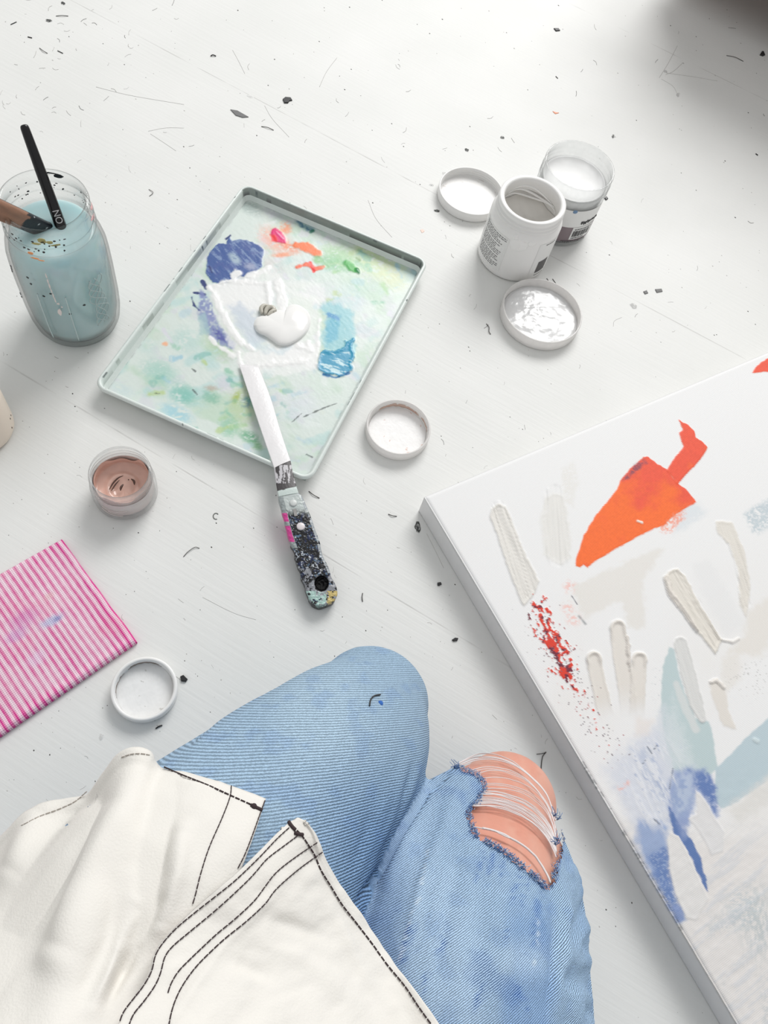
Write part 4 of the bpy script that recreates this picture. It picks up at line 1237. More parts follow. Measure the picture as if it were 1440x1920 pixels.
for k in range(18):
    if k in (5, 11): zz -= 0.0012
    a1 = 253 - random.uniform(0, 18) if k not in (0, 1) else 252
    a0 = 200
    a = a0
    while a < a1:
        w = random.uniform(2, 6)
        mb.add(*curved_patch(wc, 0.0418, a, min(a + w, a1), zz - 0.0008, zz, 3, 0.0005))
        a += w + 1.2
    zz -= 0.0024
mb.build('small_print', M_INKGREY, lab, smooth=False)
lab = MB().add(*curved_patch(wc, 0.0418, 306, 350, 0.008, 0.060, 14, 0.0002)).build('side_panel', M_LABELWHITE, wj)
mb = MB()
mb.add(*curved_patch(wc, 0.0418, 317, 338, 0.013, 0.031, 8, 0.0005))
mb.build('dark_block', plain('printed_dark_grey', A(82, 80, 80), 0.5, 0.25, 500), lab, smooth=False)
mb = MB()
for k in range(2):
    mb = MB()
    for j in range(6):
        mb.add(*curved_patch(wc, 0.0418, 318 + j * 3.4, 320.4 + j * 3.4, 0.0085 + k * 0.048, 0.0098 + k * 0.048, 2, 0.0005))
    mb.build('small_print', M_INKGREY, lab, smooth=False)

# clear pot behind
cc_ = P(1041, 417)
cj = empty('paint_jar', tuple(cc_), 'clear plastic paint jar with a mauve barcode label, behind the white jar', 'paint jar', 'open paint jars on the floor')
po = [(0, 0.001), (0.036, 0.001), (0.0395, 0.0004), (0.0415, 0.003), (0.0420, 0.008), (0.0420, 0.062), (0.0425, 0.0645), (0.0412, 0.0665), (0.0412, 0.0685), (0.0424, 0.070), (0.0412, 0.0715), (0.0412, 0.0740), (0.0424, 0.0755), (0.0412, 0.077), (0.0412, 0.083), (0.0418, 0.0855), (0.0414, 0.0872), (0.0402, 0.0876), (0.0392, 0.0868)]
pi2 = [(0.0390, 0.083), (0.0390, 0.072), (0.0396, 0.062), (0.0396, 0.008), (0.037, 0.004), (0, 0.0036)]
meshobj('body', *lathe(po + pi2, cc_, 112), M_CLEARPLASTIC, cj)
V = []
for k, r in enumerate(np.linspace(0.003, 0.0388, 16)):
    for t in th:
        x, y = r * math.cos(t), r * math.sin(t)
        V.append((cc_[0] + x, cc_[1] + y, 0.0650 + 0.0012 * float(fbm(x * 160, y * 60, 4)) + 0.003 * (r / .0388) ** 6))
V2, F2 = lathe([(0.0388, 0.0675), (0.0392, 0.064), (0.0392, 0.009), (0.0365, 0.0046), (0, 0.0042)], cc_, 72)
mb = MB().add(V, grid_faces(16, 72, True) + [tuple(range(72))[::-1]])
n0 = 15 * 72
mb.add(V2, F2)
mb.f += [(n0 + j, n0 + (j + 1) % 72, 16 * 72 + (j + 1) % 72, 16 * 72 + j) for j in range(72)]
mb.build('paint', plain('white_paint_fill', A(224, 224, 223), 0.4, 0.03), cj)
lab = MB().add(*curved_patch(cc_, 0.0420, 200, 345, 0.0105, 0.033, 40, 0.0003)).build('label_band', plain('mauve_label', A(138, 124, 128), 0.45, 0.1, 80), cj, label='mauve-grey label band')
MB().add(*curved_patch(cc_, 0.0420, 200, 345, 0.033, 0.058, 40, 0.0003)).build('label_paper', M_LABELWHITE, cj)
lp = MB().add(*curved_patch(cc_, 0.0420, 296, 338, 0.014, 0.033, 14, 0.0006)).build('barcode_panel', M_LABELWHITE, lab)
def bars(parent, c, r, a0, a1, z0, z1):
    mb = MB(); a = a0
    while a < a1:
        w = random.choice((0.5, 0.8, 1.4, 1.8)); 
        mb.add(*curved_patch(c, r, a, min(a + w, a1), z0, z1, 2, 0.0010)); a += w + random.choice((0.5, 0.7, 1.1))
    mb.build('barcode', M_INK, parent, smooth=False)
bars(lp, cc_, 0.0420, 299, 332, 0.0185, 0.0275)
mb = MB()
for z, a0, a1 in ((0.0298, 300, 334), (0.0163, 299, 322), (0.0118, 284, 330), (0.0100, 252, 330)):
    a = a0
    while a < a1:
        w = random.uniform(1, 2.6); mb.add(*curved_patch(cc_, 0.0420, a, a + w, z - 0.0007, z + 0.0007, 2, 0.0011)); a += w + 0.8
mb.build('small_print', M_INK, lab, smooth=False)
mb = MB()
s_ = [(cc_[0] + 0.0425 * math.cos(a), cc_[1] + 0.0425 * math.sin(a), 0.0400 + 0.0013 * math.sin(k * 1.9) + 0.0007 * math.sin(k * 0.7)) for k, a in enumerate(np.linspace(math.radians(306), math.radians(343), 34))]
mb.add(*tube(s_, 0.0006, 6))
s_ = [(q[0], q[1], q[2] - 0.0022 + 0.0009 * math.sin(k * 2.7)) for k, q in enumerate(s_[:16])]
mb.add(*tube(s_, 0.0004, 6))
mb.build('script_print', M_INK, cj, label='scrawl of black script print')
mb = MB()
V, F = lathe([(0, 0.0008), (0.002, 0.0005), (0.0034, 0)], (0, 0, 0), 16)
a = math.radians(287)
V = [(cc_[0] + 0.0421 * math.cos(a + v[0] / 0.0421) + v[2] * math.cos(a), cc_[1] + 0.0421 * math.sin(a + v[0] / 0.0421) + v[2] * math.sin(a), 0.0565 + v[1] * 0.8) for v in V]
mb.add(V, F).build('blue_paint_spot', plain('blue_dried_paint', A(110, 140, 172), 0.5, 0.2, 400), cj)

# small pink pot
pc = P(237, 926)
pj = empty('paint_jar', tuple(pc), 'small clear jar of dusty pink paint beside the striped cloth', 'paint jar', 'open paint jars on the floor')
po = [(0, 0.0012), (0.024, 0.001), (0.0275, 0.0006), (0.0292, 0.004), (0.0295, 0.010), (0.0295, 0.024), (0.0290, 0.0275), (0.0272, 0.0295), (0.0270, 0.031), (0.0282, 0.0322), (0.0282, 0.0332), (0.0270, 0.0345), (0.0270, 0.036), (0.0280, 0.0372), (0.0280, 0.0380), (0.0272, 0.0392), (0.0274, 0.0415), (0.0272, 0.0425), (0.0260, 0.0428), (0.0250, 0.0420)]
pi3 = [(0.0250, 0.036), (0.0252, 0.030), (0.0268, 0.026), (0.0272, 0.010), (0.0262, 0.005), (0, 0.0045)]
meshobj('body', *lathe(po + pi3, pc, 96), M_CLEARPLASTIC, pj)
PINK = A(232, 196, 182)
V = []; cols = []
R_ = [(r, 0) for r in np.linspace(0.002, 0.0255, 14)] + [(0.0262, 1), (0.0263, 2), (0.0256, 3), (0.0247, 4), (0.0246, 5), (0.0246, 6)]
for r, k in R_:
    for t in th:
        x, y = r * math.cos(t), r * math.sin(t)
        if k == 0:
            z = 0.009 + 0.0035 * (r / 0.0255) ** 2 + 0.0022 * float(fbm(x * 140 + 9, y * 90, 2))
            z += 0.0022 * math.exp(-((math.hypot(x + .002, y) - .013) / .0022) ** 2)
        else:
            hi = 0.012 + 0.024 * (0.35 + 0.65 * float(vn(math.cos(t) * 2 + 5, math.sin(t) * 2, 7)))
            z = 0.0125 + (hi - 0.0125) * k / 6
        V.append((pc[0] + x, pc[1] + y, z))
        cols.append(PINK * (0.95 + 0.12 * float(vn(x * 300, y * 300 + z * 200, 3))))
V2, F2 = lathe([(0.0266, 0.0265), (0.0269, 0.020), (0.0269, 0.010), (0.0258, 0.0062), (0, 0.0054)], pc, 72)
mb = MB().add(V, grid_faces(len(R_), 72, True) + [tuple(range(72))[::-1]]); mb.add(V2, F2)
cols += [(A(236, 208, 200) if v[2] < 0.02 else A(240, 224, 218)).tolist() for v in V2]
mp_ = colmat('dusty_pink_paint', 0.14, 0.0, spec=0.6)
mb.build('paint', mp_, pj, cols=np.array([np.asarray(c_).tolist() for c_ in cols]))
mb = MB()
for q, r in (([(205, 918), (212, 906), (222, 896), (231, 892)], .0007), ([(209, 920), (216, 909), (224, 900)], .0006), ([(231, 908), (227, 914), (226, 920)], .0011), ([(246, 898), (251, 902), (252, 909)], .0010), ([(240, 899), (242, 900)], .0006)):
    s_ = spline([P(x, y, 0.0150) for x, y in q], 16)
    mb.add(*tube(s_, r * np.sin(np.linspace(0.3, 2.9, 16)) + 0.0001, 8))
mb.build('dark_swirls', plain('dark_brown_streak', A(84, 62, 54), 0.4), pj, label='dark streaks in the pink paint')
mb = MB()
for z, a0, a1 in ((.016, 250, 300), (.0085, 245, 290), (.0125, 262, 296)):
    mb.add(*tube([(pc[0] + .0272 * math.cos(a), pc[1] + .0272 * math.sin(a), z + .001 * math.sin(a * 5)) for a in np.radians(np.linspace(a0, a1, 24))], .0005, 6))
mb.build('pale_streaks', plain('pale_pink_streak', A(240, 224, 218), 0.3), pj)

# ------------------------------------------------------------------ lids
def lid(px_, r, h, label, mat, wall=0.0020, floor_mat=None, thread=True):
    c = P(*px_, 0)
    o = empty('jar_lid', tuple(c), label, 'lid', 'jar lids lying open on the floor')
    pr = [(0, 0.0004), (r - 0.002, 0.0), (r - 0.0004, 0.0008), (r, 0.0022), (r, h - 0.0008), (r - 0.0005, h), (r - wall + 0.0003, h), (r - wall, h - 0.0006)]
    z = h - 0.002
    if thread:
        while z > 0.0035:
            pr += [(r - wall, z), (r - wall - 0.0007, z - 0.0006), (r - wall - 0.0007, z - 0.0010), (r - wall, z - 0.0016)]
            z -= 0.0030
    pr += [(r - wall, 0.0026), (r - wall - 0.001, 0.0018), (0, 0.0016)]
    meshobj('cap', *lathe(pr, c, 112), mat, o)
    return o, c
# outer rim pixel ellipses fix centre and radius
lid_back, cA = lid((880, 372), 0.0412, 0.0125, 'empty white lid behind and left of the white paint jar', M_WHITEPLASTIC)
lid_gel, cG = lid((1010, 597), 0.0470, 0.0150, 'white lid holding glossy clear gel in front of the white paint jar', M_OFFPLASTIC, thread=False)
lid_pink, cP = lid((744, 812), 0.0335, 0.0130, 'frosted lid with pinkish rim stains lying right of the tray', M_OFFPLASTIC)
lid_white, cW = lid((273, 1296), 0.0272, 0.0105, 'white lid with grey inner stains beside the pink striped cloth', M_WHITEPLASTIC, wall=0.0030)
# gel
V = []; thg = np.linspace(0, 2 * np.pi, 96, endpoint=False)
for r in np.linspace(0.002, 0.0446, 34):
    for t in thg:
        x, y = r * math.cos(t), r * math.sin(t)
        z = 0.0034 + 0.0030 * float(fbm(x * 60 + 3, y * 60 + 8, 5)) + 0.0009 * float(fbm(x * 240, y * 240, 9)) * (1 if x * .5 - y > -.012 else .3) + 0.002 * math.exp(-((x - .012) ** 2 + (y + .012) ** 2) / .0003)
        if r > 0.043: z *= 0.75
        V.append((cG[0] + x, cG[1] + y, z))
meshobj('gel', V, grid_faces(34, 96, True) + [tuple(range(96))[::-1]], M_GEL, lid_gel)
def disc_paint(c, r, par, name, base, spots, seed, z0=0.0019):
    V = []; cols = []
    for q in np.linspace(0.001, r, 30):
        for t in thg:
            x, y = q * math.cos(t), q * math.sin(t)
            V.append((c[0] + x, c[1] + y, z0 + 0.0002 * float(fbm(x * 200, y * 200, seed))))
            n_ = float(vn(x * 420, y * 420, seed)); e_ = q / r
            cl = base * (0.97 + 0.05 * n_)
            if n_ > 0.93 - 0.08 * (e_ > .85) and vn(x * 90, y * 90, seed + 4) > 0.5: cl = spots
            cols.append(cl)
    meshobj(name, V, grid_faces(30, 96, True) + [tuple(range(96))[::-1]], colmat(name + '_skin', 0.4, 0.2, 400), par, cols=np.array(cols))
disc_paint(cA, 0.0372, lid_back, 'dried_paint', A(236, 235, 233), A(214, 210, 206), 3)
disc_paint(cP, 0.0300, lid_pink, 'dried_paint', A(248, 247, 246), A(226, 190, 176), 6)
disc_paint(cW, 0.0232, lid_white, 'dried_paint', A(244, 244, 243), A(206, 204, 200), 9)
def wall_stain(par, c, r, a0, a1, z0, z1, mat, name, k=40):
    V = []; 
    aa = np.radians(np.linspace(a0, a1, k))
    for i, a in enumerate(aa):
        w = math.sin(math.pi * i / (k - 1)) ** 0.5
        lo = z0 + 0.0012 * float(vn(a * 9, 0, 3)) ; hi = lo + (z1 - z0) * w * (0.5 + 0.6 * float(vn(a * 16, 2, 4)))
        for z, rr_ in ((lo, r), (hi, r), (hi, r - .0003), (lo, r - .0003)):
            V.append((c[0] + rr_ * math.cos(a), c[1] + rr_ * math.sin(a), z))
    meshobj(name, V, grid_faces(k, 4, True) + [(0, 1, 2, 3), tuple(4 * (k - 1) + j for j in (3, 2, 1, 0))], mat, par)
M_STAIN1 = plain('peach_stain', A(216, 184, 168), 0.5, 0.15, 300)
M_STAIN2 = plain('taupe_stain', A(150, 138, 130), 0.5, 0.25, 300)
wall_stain(lid_pink, cP, 0.0309, 58, 145, 0.003, 0.009, M_STAIN1, 'peach_stain')
wall_stain(lid_pink, cP, 0.0309, 18, 52, 0.004, 0.0075, M_STAIN1, 'peach_stain')
wall_stain(lid_white, cW, 0.0237, 78, 150, 0.0028, 0.0072, M_STAIN2, 'taupe_stain')
wall_stain(lid_white, cW, 0.0237, 160, 215, 0.0026, 0.0050, M_STAIN2, 'taupe_stain')
wall_stain(lid_white, cW, 0.0237, 5, 50, 0.0026, 0.0048, M_STAIN2, 'taupe_stain')

# ------------------------------------------------------------------ cream pot at the left edge
kc = P(-34, 806)
kp = empty('cream_pot', tuple(kc), 'cream pot at the left edge above the striped cloth', 'pot')
KR = float(np.linalg.norm(P(30, 806, 0.008) - P(-34, 806, 0.008))) * 1.02
meshobj('body', *lathe([(0, 0.001), (KR * .82, 0.0006), (KR * .93, 0.002), (KR * .985, 0.006), (KR, 0.012), (KR, 0.052), (KR * .97, 0.058), (KR * .86, 0.060), (KR * .86, 0.070), (KR * .80, 0.072), (KR * .78, 0.06), (KR * .9, 0.05), (KR * .9, 0.02), (0, 0.018)], kc, 96), plain('cream_ceramic', A(240, 226, 210), 0.4, 0.03, 30), kp)
mb = MB()
for a, z in ((28, 0.020), (20, 0.021), (12, .012)):
    V, F = lathe([(0, 0.0004), (0.0007, 0.0002), (0.0008, 0)], (0, 0, 0), 10)
    a = math.radians(a)
    mb.add([(kc[0] + (KR + v[2]) * math.cos(a + v[0] / KR), kc[1] + (KR + v[2]) * math.sin(a + v[0] / KR), z + v[1] * 1.6) for v in V], F)
mb.build('paint_specks', plain('brown_speck', A(90, 70, 60), 0.5), kp)

# ------------------------------------------------------------------ striped cloth
a0_, b0_ = P(115, 1010, 0.005)[:2], P(257, 1203, 0.005)[:2]
c0_ = P(0, 1380, 0.005)[:2]; d0_ = P(0, 1075, 0.005)[:2]
ux = (b0_ - a0_); CLW = np.linalg.norm(ux)
dtop = (d0_ - a0_) / np.linalg.norm(d0_ - a0_); dbot = (c0_ - b0_) / np.linalg.norm(c0_ - b0_)
NL = 0.26
nu_, nv_ = 250, 130
layers = []
def cloth_layer(z_off, inset):
    V = []; st = []
    for i in range(nu_):
        l = NL * i / (nu_ - 1) + inset
        pa, pb = a0_ + dtop * l, b0_ + dbot * l
        for j in range(nv_):
            t = j / (nv_ - 1)
            t2 = inset + t * (1 - 2 * inset)
            p = pa + (pb - pa) * t2
            p = p + dtop * 0.0006 * (fbm(t * 6, 0, 3) - .5) * 2 * math.exp(-l / .02)
            edge_ = min(l, t * CLW, (1 - t) * CLW)
            z = z_off + 0.0012 * (fbm(l * 30, t * 4, 5) - 0.5) - 0.0016 * max(0, 1 - edge_ / 0.003) ** 2
            z += 0.0035 * math.exp(-((t - 0.97) / 0.03) ** 2) * 0.4
            V.append((p[0], p[1], z)); st.append((l, t))
    return V, st
V1, st = cloth_layer(0.0052, 0.0)
V1 = np.array(V1); st = np.array(st)
q = proj(V1)
ph = st[:, 0] / 0.00575 + 0.25 * (fbm(st[:, 0] * 60, st[:, 1] * 5, 3) - 0.5)
sw = 0.5 + 0.5 * np.cos(2 * np.pi * ph)
amp = 0.45 + 0.9 * (fbm(st[:, 0] * 22, st[:, 1] * 3.2, 9) - 0.25)
amp = amp + 0.25 * sstep(0.03, 0.0, st[:, 0]) + 0.2 * sstep(0.12, 0.0, 1 - st[:, 1])
k_ = np.clip(sstep(0.2, 0.95, sw) * (0.95 * amp + .08) + 0.20 * amp - 0.06 + 0.25 * (fbm(q[:, 0] / 5, q[:, 1] / 5, 14) - 0.5), 0, 1)
c1 = A(253, 232, 241); c2 = A(222, 66, 150)
cols = c1[None, :] * (1 - k_[:, None]) + c2[None, :] * k_[:, None]
sal = sstep(0.5, 0.7, fbm(st[:, 0] * 14, st[:, 1] * 3, 19)) * 0.35
cols = cols * (1 - sal[:, None]) + (A(240, 110, 150)[None, :] * 0.6 + cols * 0.4) * sal[:, None]
def stain(cx, cy, rx, ry, c, op, rot=-0.5):
    dx, dy = q[:, 0] - cx, q[:, 1] - cy
    u_, v_ = dx * math.cos(rot) + dy * math.sin(rot), -dx * math.sin(rot) + dy * math.cos(rot)
    m = sstep(1.2, 0.2, np.hypot(u_ / rx, v_ / ry) + 0.5 * (fbm(q[:, 0] / 8, q[:, 1] / 8, 4) - .5)) * op
    global cols
    cols = cols * (1 - m[:, None]) + c[None, :] * m[:, None]
stain(98, 1164, 30, 12, A(196, 206, 236), 0.85)
stain(108, 1160, 10, 6, A(120, 130, 190), 0.7)
stain(45, 1160, 40, 20, A(206, 90, 180), 0.45)
stain(30, 1190, 30, 14, A(206, 150, 210), 0.5)
stain(68, 1235, 26, 16, A(236, 214, 240), 0.5)
stain(92, 1118, 14, 8, A(236, 196, 196), 0.6)
me_up = np.array(V1)
M_CLOTH, nt, b, L = newmat('perforated_striped_cloth')
at = node(nt, 'ShaderNodeAttribute', attribute_name='Col')
uvx = node(nt, 'ShaderNodeAttribute', attribute_name='weft'); uvy = node(nt, 'ShaderNodeAttribute', attribute_name='warp')
def sinw(src, f):
    m1 = node(nt, 'ShaderNodeMath', operation='MULTIPLY'); m1.inputs[1].default_value = 2 * math.pi * f
    L.new(src, m1.inputs[0]); m2 = node(nt, 'ShaderNodeMath', operation='SINE'); L.new(m1.outputs[0], m2.inputs[0]); return m2.outputs[0]
pm = node(nt, 'ShaderNodeMath', operation='ADD'); L.new(uvx.outputs['Fac'], pm.inputs[0]); L.new(uvy.outputs['Fac'], pm.inputs[1])
ps = node(nt, 'ShaderNodeMath', operation='SUBTRACT'); L.new(uvx.outputs['Fac'], ps.inputs[0]); L.new(uvy.outputs['Fac'], ps.inputs[1])
a1_, a2_ = sinw(pm.outputs[0], 300), sinw(ps.outputs[0], 300)
ml = node(nt, 'ShaderNodeMath', operation='MULTIPLY'); L.new(a1_, ml.inputs[0]); L.new(a2_, ml.inputs[1])
rg = node(nt, 'ShaderNodeMapRange'); rg.inputs[1].default_value = 0.35; rg.inputs[2].default_value = 0.8; rg.inputs[3].default_value = 0; rg.inputs[4].default_value = 0.55
L.new(ml.outputs[0], rg.inputs[0])
rg2 = node(nt, 'ShaderNodeMapRange'); rg2.inputs[1].default_value = -0.3; rg2.inputs[2].default_value = -0.9; rg2.inputs[3].default_value = 0; rg2.inputs[4].default_value = 0.35
L.new(ml.outputs[0], rg2.inputs[0])
x1 = node(nt, 'ShaderNodeMix', data_type='RGBA'); x1.inputs[7].default_value = (*A(120, 60, 110), 1)
L.new(rg.outputs[0], x1.inputs[0]); L.new(at.outputs['Color'], x1.inputs[6])
x2 = node(nt, 'ShaderNodeMix', data_type='RGBA'); x2.inputs[7].default_value = (*A(254, 236, 244), 1)
L.new(rg2.outputs[0], x2.inputs[0]); L.new(x1.outputs[2], x2.inputs[6])
L.new(x2.outputs[2], b.inputs['Base Color']); b.inputs['Roughness'].default_value = 0.9; b.inputs['Specular IOR Level'].default_value = 0.1
bpn = node(nt, 'ShaderNodeBump'); bpn.inputs['Strength'].default_value = 0.4; bpn.inputs['Distance'].default_value = 0.0006; bpn.invert = True
L.new(rg.outputs[0], bpn.inputs['Height']); L.new(bpn.outputs[0], b.inputs['Normal'])
# folded: top layer, lower layer, joined by a rounded fold at the two near edges
V2_, _ = cloth_layer(0.0014, 0.0)
Vall = np.vstack([V1, np.array(V2_)])
Vall[len(V1):, 2] = 0.0006
N1 = len(V1); idx = np.arange(N1).reshape(nu_, nv_)
F = [(int(a), int(b_), int(c), int(d)) for a, b_, c, d in np.stack([idx[:-1, :-1], idx[:-1, 1:], idx[1:, 1:], idx[1:, :-1]], -1).reshape(-1, 4)]
F += [tuple(int(k + N1) for k in f[::-1]) for f in F]
for ring in (idx[0, :], idx[-1, :], idx[:, 0], idx[:, -1]):
    for j in range(len(ring) - 1):
        F.append((int(ring[j]), int(ring[j]) + N1, int(ring[j + 1]) + N1, int(ring[j + 1])))
cl = thing_mesh('striped_cloth', Vall, F, M_CLOTH, 'folded pink and white striped cleaning cloth on the floor at left', 'cloth',
                cols=np.vstack([cols, cols]), attrs={'weft': np.r_[st[:, 0], st[:, 0]], 'warp': np.r_[st[:, 1], st[:, 1]] * CLW})

# ------------------------------------------------------------------ the kneeling person
def px_axis(rows):
    out = []
    for x, y, z, r in rows:
        out.append((*P(x, y, z), r * np.linalg.norm(P(x, y, z) - np.array([0, 0, CAMH])) / FPX))
    return out
LEG_A = [(-0.085, -0.235, 0.215, 0.092), *px_axis([(330, 1770, .215, 262), (420, 1665, .195, 240), (505, 1562, .165, 207), (610, 1445, .120, 172), (668, 1368, .085, 138), (694, 1322, .066, 107)])]
SHIN_A = px_axis([(655, 1345, .050, 84), (480, 1440, .048, 96), (330, 1545, .050, 96), (180, 1660, .042, 70)]) + [(-0.17, -0.10, 0.036, 0.034)]
LEG_B = [(0.125, -0.235, 0.215, 0.092), *px_axis([(850, 1935, .195, 216), (858, 1800, .168, 211), (878, 1700, .135, 192), (900, 1600, .098, 153), (930, 1535, .075, 115), (946, 1508, .066, 97)])]
SHIN_B = px_axis([(950, 1530, .050, 82), (905, 1700, .048, 120), (860, 1850, .048, 120)]) + [(0.09, -0.12, 0.042, 0.042), (0.08, -0.22, 0.036, 0.034)]
FEET = [[(-0.17, -0.10, 0.036, 0.034), (-0.16, -0.17, 0.034, 0.036), (-0.13, -0.25, 0.024, 0.022)], [(0.08, -0.22, 0.036, 0.034), (0.07, -0.29, 0.034, 0.036), (0.05, -0.37, 0.024, 0.022)]]
PELVIS = [[(-0.06, -0.27, 0.22, 0.11), (0.10, -0.27, 0.22, 0.11)], [(0.02, -0.27, 0.24, 0.13), (0.02, -0.29, 0.40, 0.125)]]

def remeshed(name, axes, dr, vox, smooth_n):
    mb = MB()
    for ax in axes:
        mb.add(*capsule([(a[0], a[1], max(a[2], 0.004 + a[3] * 0) , max(a[3] + dr, 0.008)) for a in ax]))
    me = bpy.data.meshes.new(name); me.from_pydata(mb.v, [], mb.f); me.update()
    o = bpy.data.objects.new(name, me); COL.objects.link(o)
    md = o.modifiers.new('r', 'REMESH'); md.mode = 'VOXEL'; md.voxel_size = vox
    md2 = o.modifiers.new('s', 'SMOOTH'); md2.iterations = smooth_n; md2.factor = 0.5
    dg = bpy.context.evaluated_depsgraph_get()
    m2 = bpy.data.meshes.new_from_object(o.evaluated_get(dg))
    n = len(m2.vertices)
    V = np.zeros(n * 3); m2.vertices.foreach_get('co', V); V = V.reshape(-1, 3)
    F = [tuple(p.vertices) for p in m2.polygons]
    bpy.data.objects.remove(o); bpy.data.meshes.remove(me); bpy.data.meshes.remove(m2)
    V[:, 2] = np.maximum(V[:, 2], 0.0012 + (0.002 if dr < 0 else 0))
    return V, F

def normals(V, F):
    me = bpy.data.meshes.new('t'); me.from_pydata(V.tolist(), [], F); me.update()
    N = np.zeros(len(V) * 3); me.vertex_normals.foreach_get('vector', N)
    bpy.data.meshes.remove(me)
    return N.reshape(-1, 3)

def axis_info(V, ax):
    """distance outside the tube and length along it"""
    s = spline(ax, 60)
    L_ = np.concatenate([[0], np.cumsum(np.linalg.norm(np.diff(s[:, :3], axis=0), axis=1))])
    best = np.full(len(V), 1e9); ln = np.zeros(len(V))
    for k in range(60):
        d = np.linalg.norm(V - s[k, :3], axis=1) - s[k, 3]
        m = d < best
        best[m] = d[m]; ln[m] = L_[k]
    return best, ln

person = empty('person', tuple(P(640, 1640, 0) * [1, 1, 0]), 'kneeling person in ripped blue jeans and an open white shirt, seen from above', 'person')
JV, JF = remeshed('jeans', [LEG_A, SHIN_A, LEG_B, SHIN_B] + PELVIS[:1], 0.0, 0.0023, 6)
dA, lA = axis_info(JV, LEG_A); dB, lB = axis_info(JV, LEG_B); dSA, _ = axis_info(JV, SHIN_A)
isB = (dB < dA)
isA_ = ~isB
q = proj(JV); jx, jy = q[:, 0], q[:, 1]
N_ = normals(JV, JF)
facing = ((np.array([0, 0, CAMH]) - JV) * N_).sum(1) > 0
def ridge(line, w, h, sel):
    global disp
    d, t = sd_line(jx, jy, [(a, b_, 0) for a, b_ in line])
    disp += h * np.exp(-(d / w) ** 2) * np.sin(np.pi * np.clip(t, 0.02, 0.98)) ** 0.6 * sel
disp = np.zeros(len(JV))
fa, fb = facing & isA_, facing & isB
for ln_, w, h in (([(790, 1400), (770, 1480), (715, 1590)], 9, .0022), ([(762, 1430), (735, 1530), (690, 1640)], 9, .0022), ([(735, 1470), (705, 1560), (660, 1660)], 10, .0016), ([(779, 1420), (750, 1510), (700, 1620)], 6, -.002), ([(700, 1520), (660, 1640)], 9, -.0012)):
    ridge(ln_, w, h, fa)
ridge([(350, 1402), (400, 1352), (450, 1308), (520, 1275)], 7, -.0030, fa)
ridge([(345, 1418), (420, 1355), (500, 1300)], 14, .0016, fa)
for ln_, w, h in (([(800, 1500), (770, 1560), (720, 1680)], 14, .003), ([(850, 1480), (830, 1560), (790, 1660), (760, 1790)], 11, .0022), ([(870, 1560), (840, 1700), (820, 1850)], 14, -.0016), ([(1045, 1640), (1060, 1720), (1055, 1800), (1040, 1900)], 8, .0028), ([(1030, 1660), (1040, 1740), (1035, 1830), (1020, 1910)], 7, -.0024), ([(1066, 1680), (1062, 1760), (1068, 1830)], 8, .002),
                 ([(960, 1690), (950, 1800), (930, 1900)], 16, .0016), ([(905, 1640), (900, 1760), (880, 1880)], 14, -.0014), ([(835, 1620), (1010, 1690)], 12, -.0012)):
    ridge(ln_, w, h, fb)
ridge([(838, 1452), (800, 1478), (772, 1535), (730, 1605), (692, 1662), (660, 1712)], 6, -.0075, facing)
disp += 0.0016 * (fbm(JV[:, 0] * 32, JV[:, 1] * 32 + JV[:, 2] * 30, 5) - 0.5)
# rolling side folds on the right leg
disp += fb * sstep(1035, 1075, jx) * 0.0020 * np.sin(jy / 21.0 + 9 * fbm(jy / 70, jx / 60, 2))
JV = JV + N_ * disp[:, None]
JV[:, 2] = np.maximum(JV[:, 2], 0.0010)
N_ = normals(JV, JF)
full_bvh = BVHTree.FromPolygons([Vector(v) for v in JV], JF)
CAM0 = Vector((0, 0, CAMH))
def hit(x, y):
    d = Vector(pxdir(x, y))
    loc, nor, i, dist = full_bvh.ray_cast(CAM0, d)
    return (np.array(loc), np.array(nor), dist) if loc is not None else None
# hole at the right knee
HO = (np.array([(185, 268), (260, 330), (330, 352), (370, 372), (420, 415), (455, 462), (462, 520), (420, 560), (405, 625), (335, 690), (305, 745), (330, 850), (352, 930), (420, 985), (520, 1050), (600, 1090), (680, 1150), (800, 1250), (930, 1345), (985, 1410), (1030, 1452), (1062, 1455), (1112, 1400), (1140, 1250), (1190, 1100), (1260, 850), (1240, 560), (1150, 350), (980, 200), (760, 90), (560, 40), (380, 60), (290, 150)]) / 5.143 + np.array([820, 1380]))
hd_ = sd_poly(jx, jy, HO) + 2.2 * (vn(jx / 3, jy / 3, 7) - 0.5)
dead = (hd_ < 0) & isB & (((CAM0 - Vector((0, 0, 0)))[2] - JV[:, 2]) > 0) & (lB > lB.max() * 0.55) & (JV[:, 2] > 0.045)
Fk = [f for f in JF if not any(dead[i] for i in f)]
used = np.zeros(len(JV), bool)
for f in Fk: used[list(f)] = True
remap = np.cumsum(used) - 1
# colours: washed denim, plus painted shade between the legs
base = np.tile(A(147, 171, 192), (len(JV), 1))
def jmix(m, c):
    global base
    m = np.clip(m, 0, 1)[:, None]
    base = base * (1 - m) + np.asarray(c)[None, :] * m
n_big = fbm(JV[:, 0] * 22, JV[:, 1] * 22 + JV[:, 2] * 14, 3)
jmix(isB * 0.9, A(150, 176, 203))
jmix(isA_ * sstep(1360, 1600, jy) * sstep(500, 720, jx) * 0.75, A(86, 120, 162))  # leg A darkened beside leg B: occlusion painted into the denim colour
jmix(isA_ * sstep(140, 30, np.hypot(jx - 600, (jy - 1330) * 0.9)) * 0.5, A(168, 190, 206))
jmix(isA_ * sstep(520, 380, jx) * 0.45, A(150, 174, 196))
jmix(isB * sstep(0.55, 0.75, n_big) * 0.5, A(112, 146, 192))
jmix(isB * sstep(0.50, 0.3, n_big) * 0.45, A(178, 202, 226))
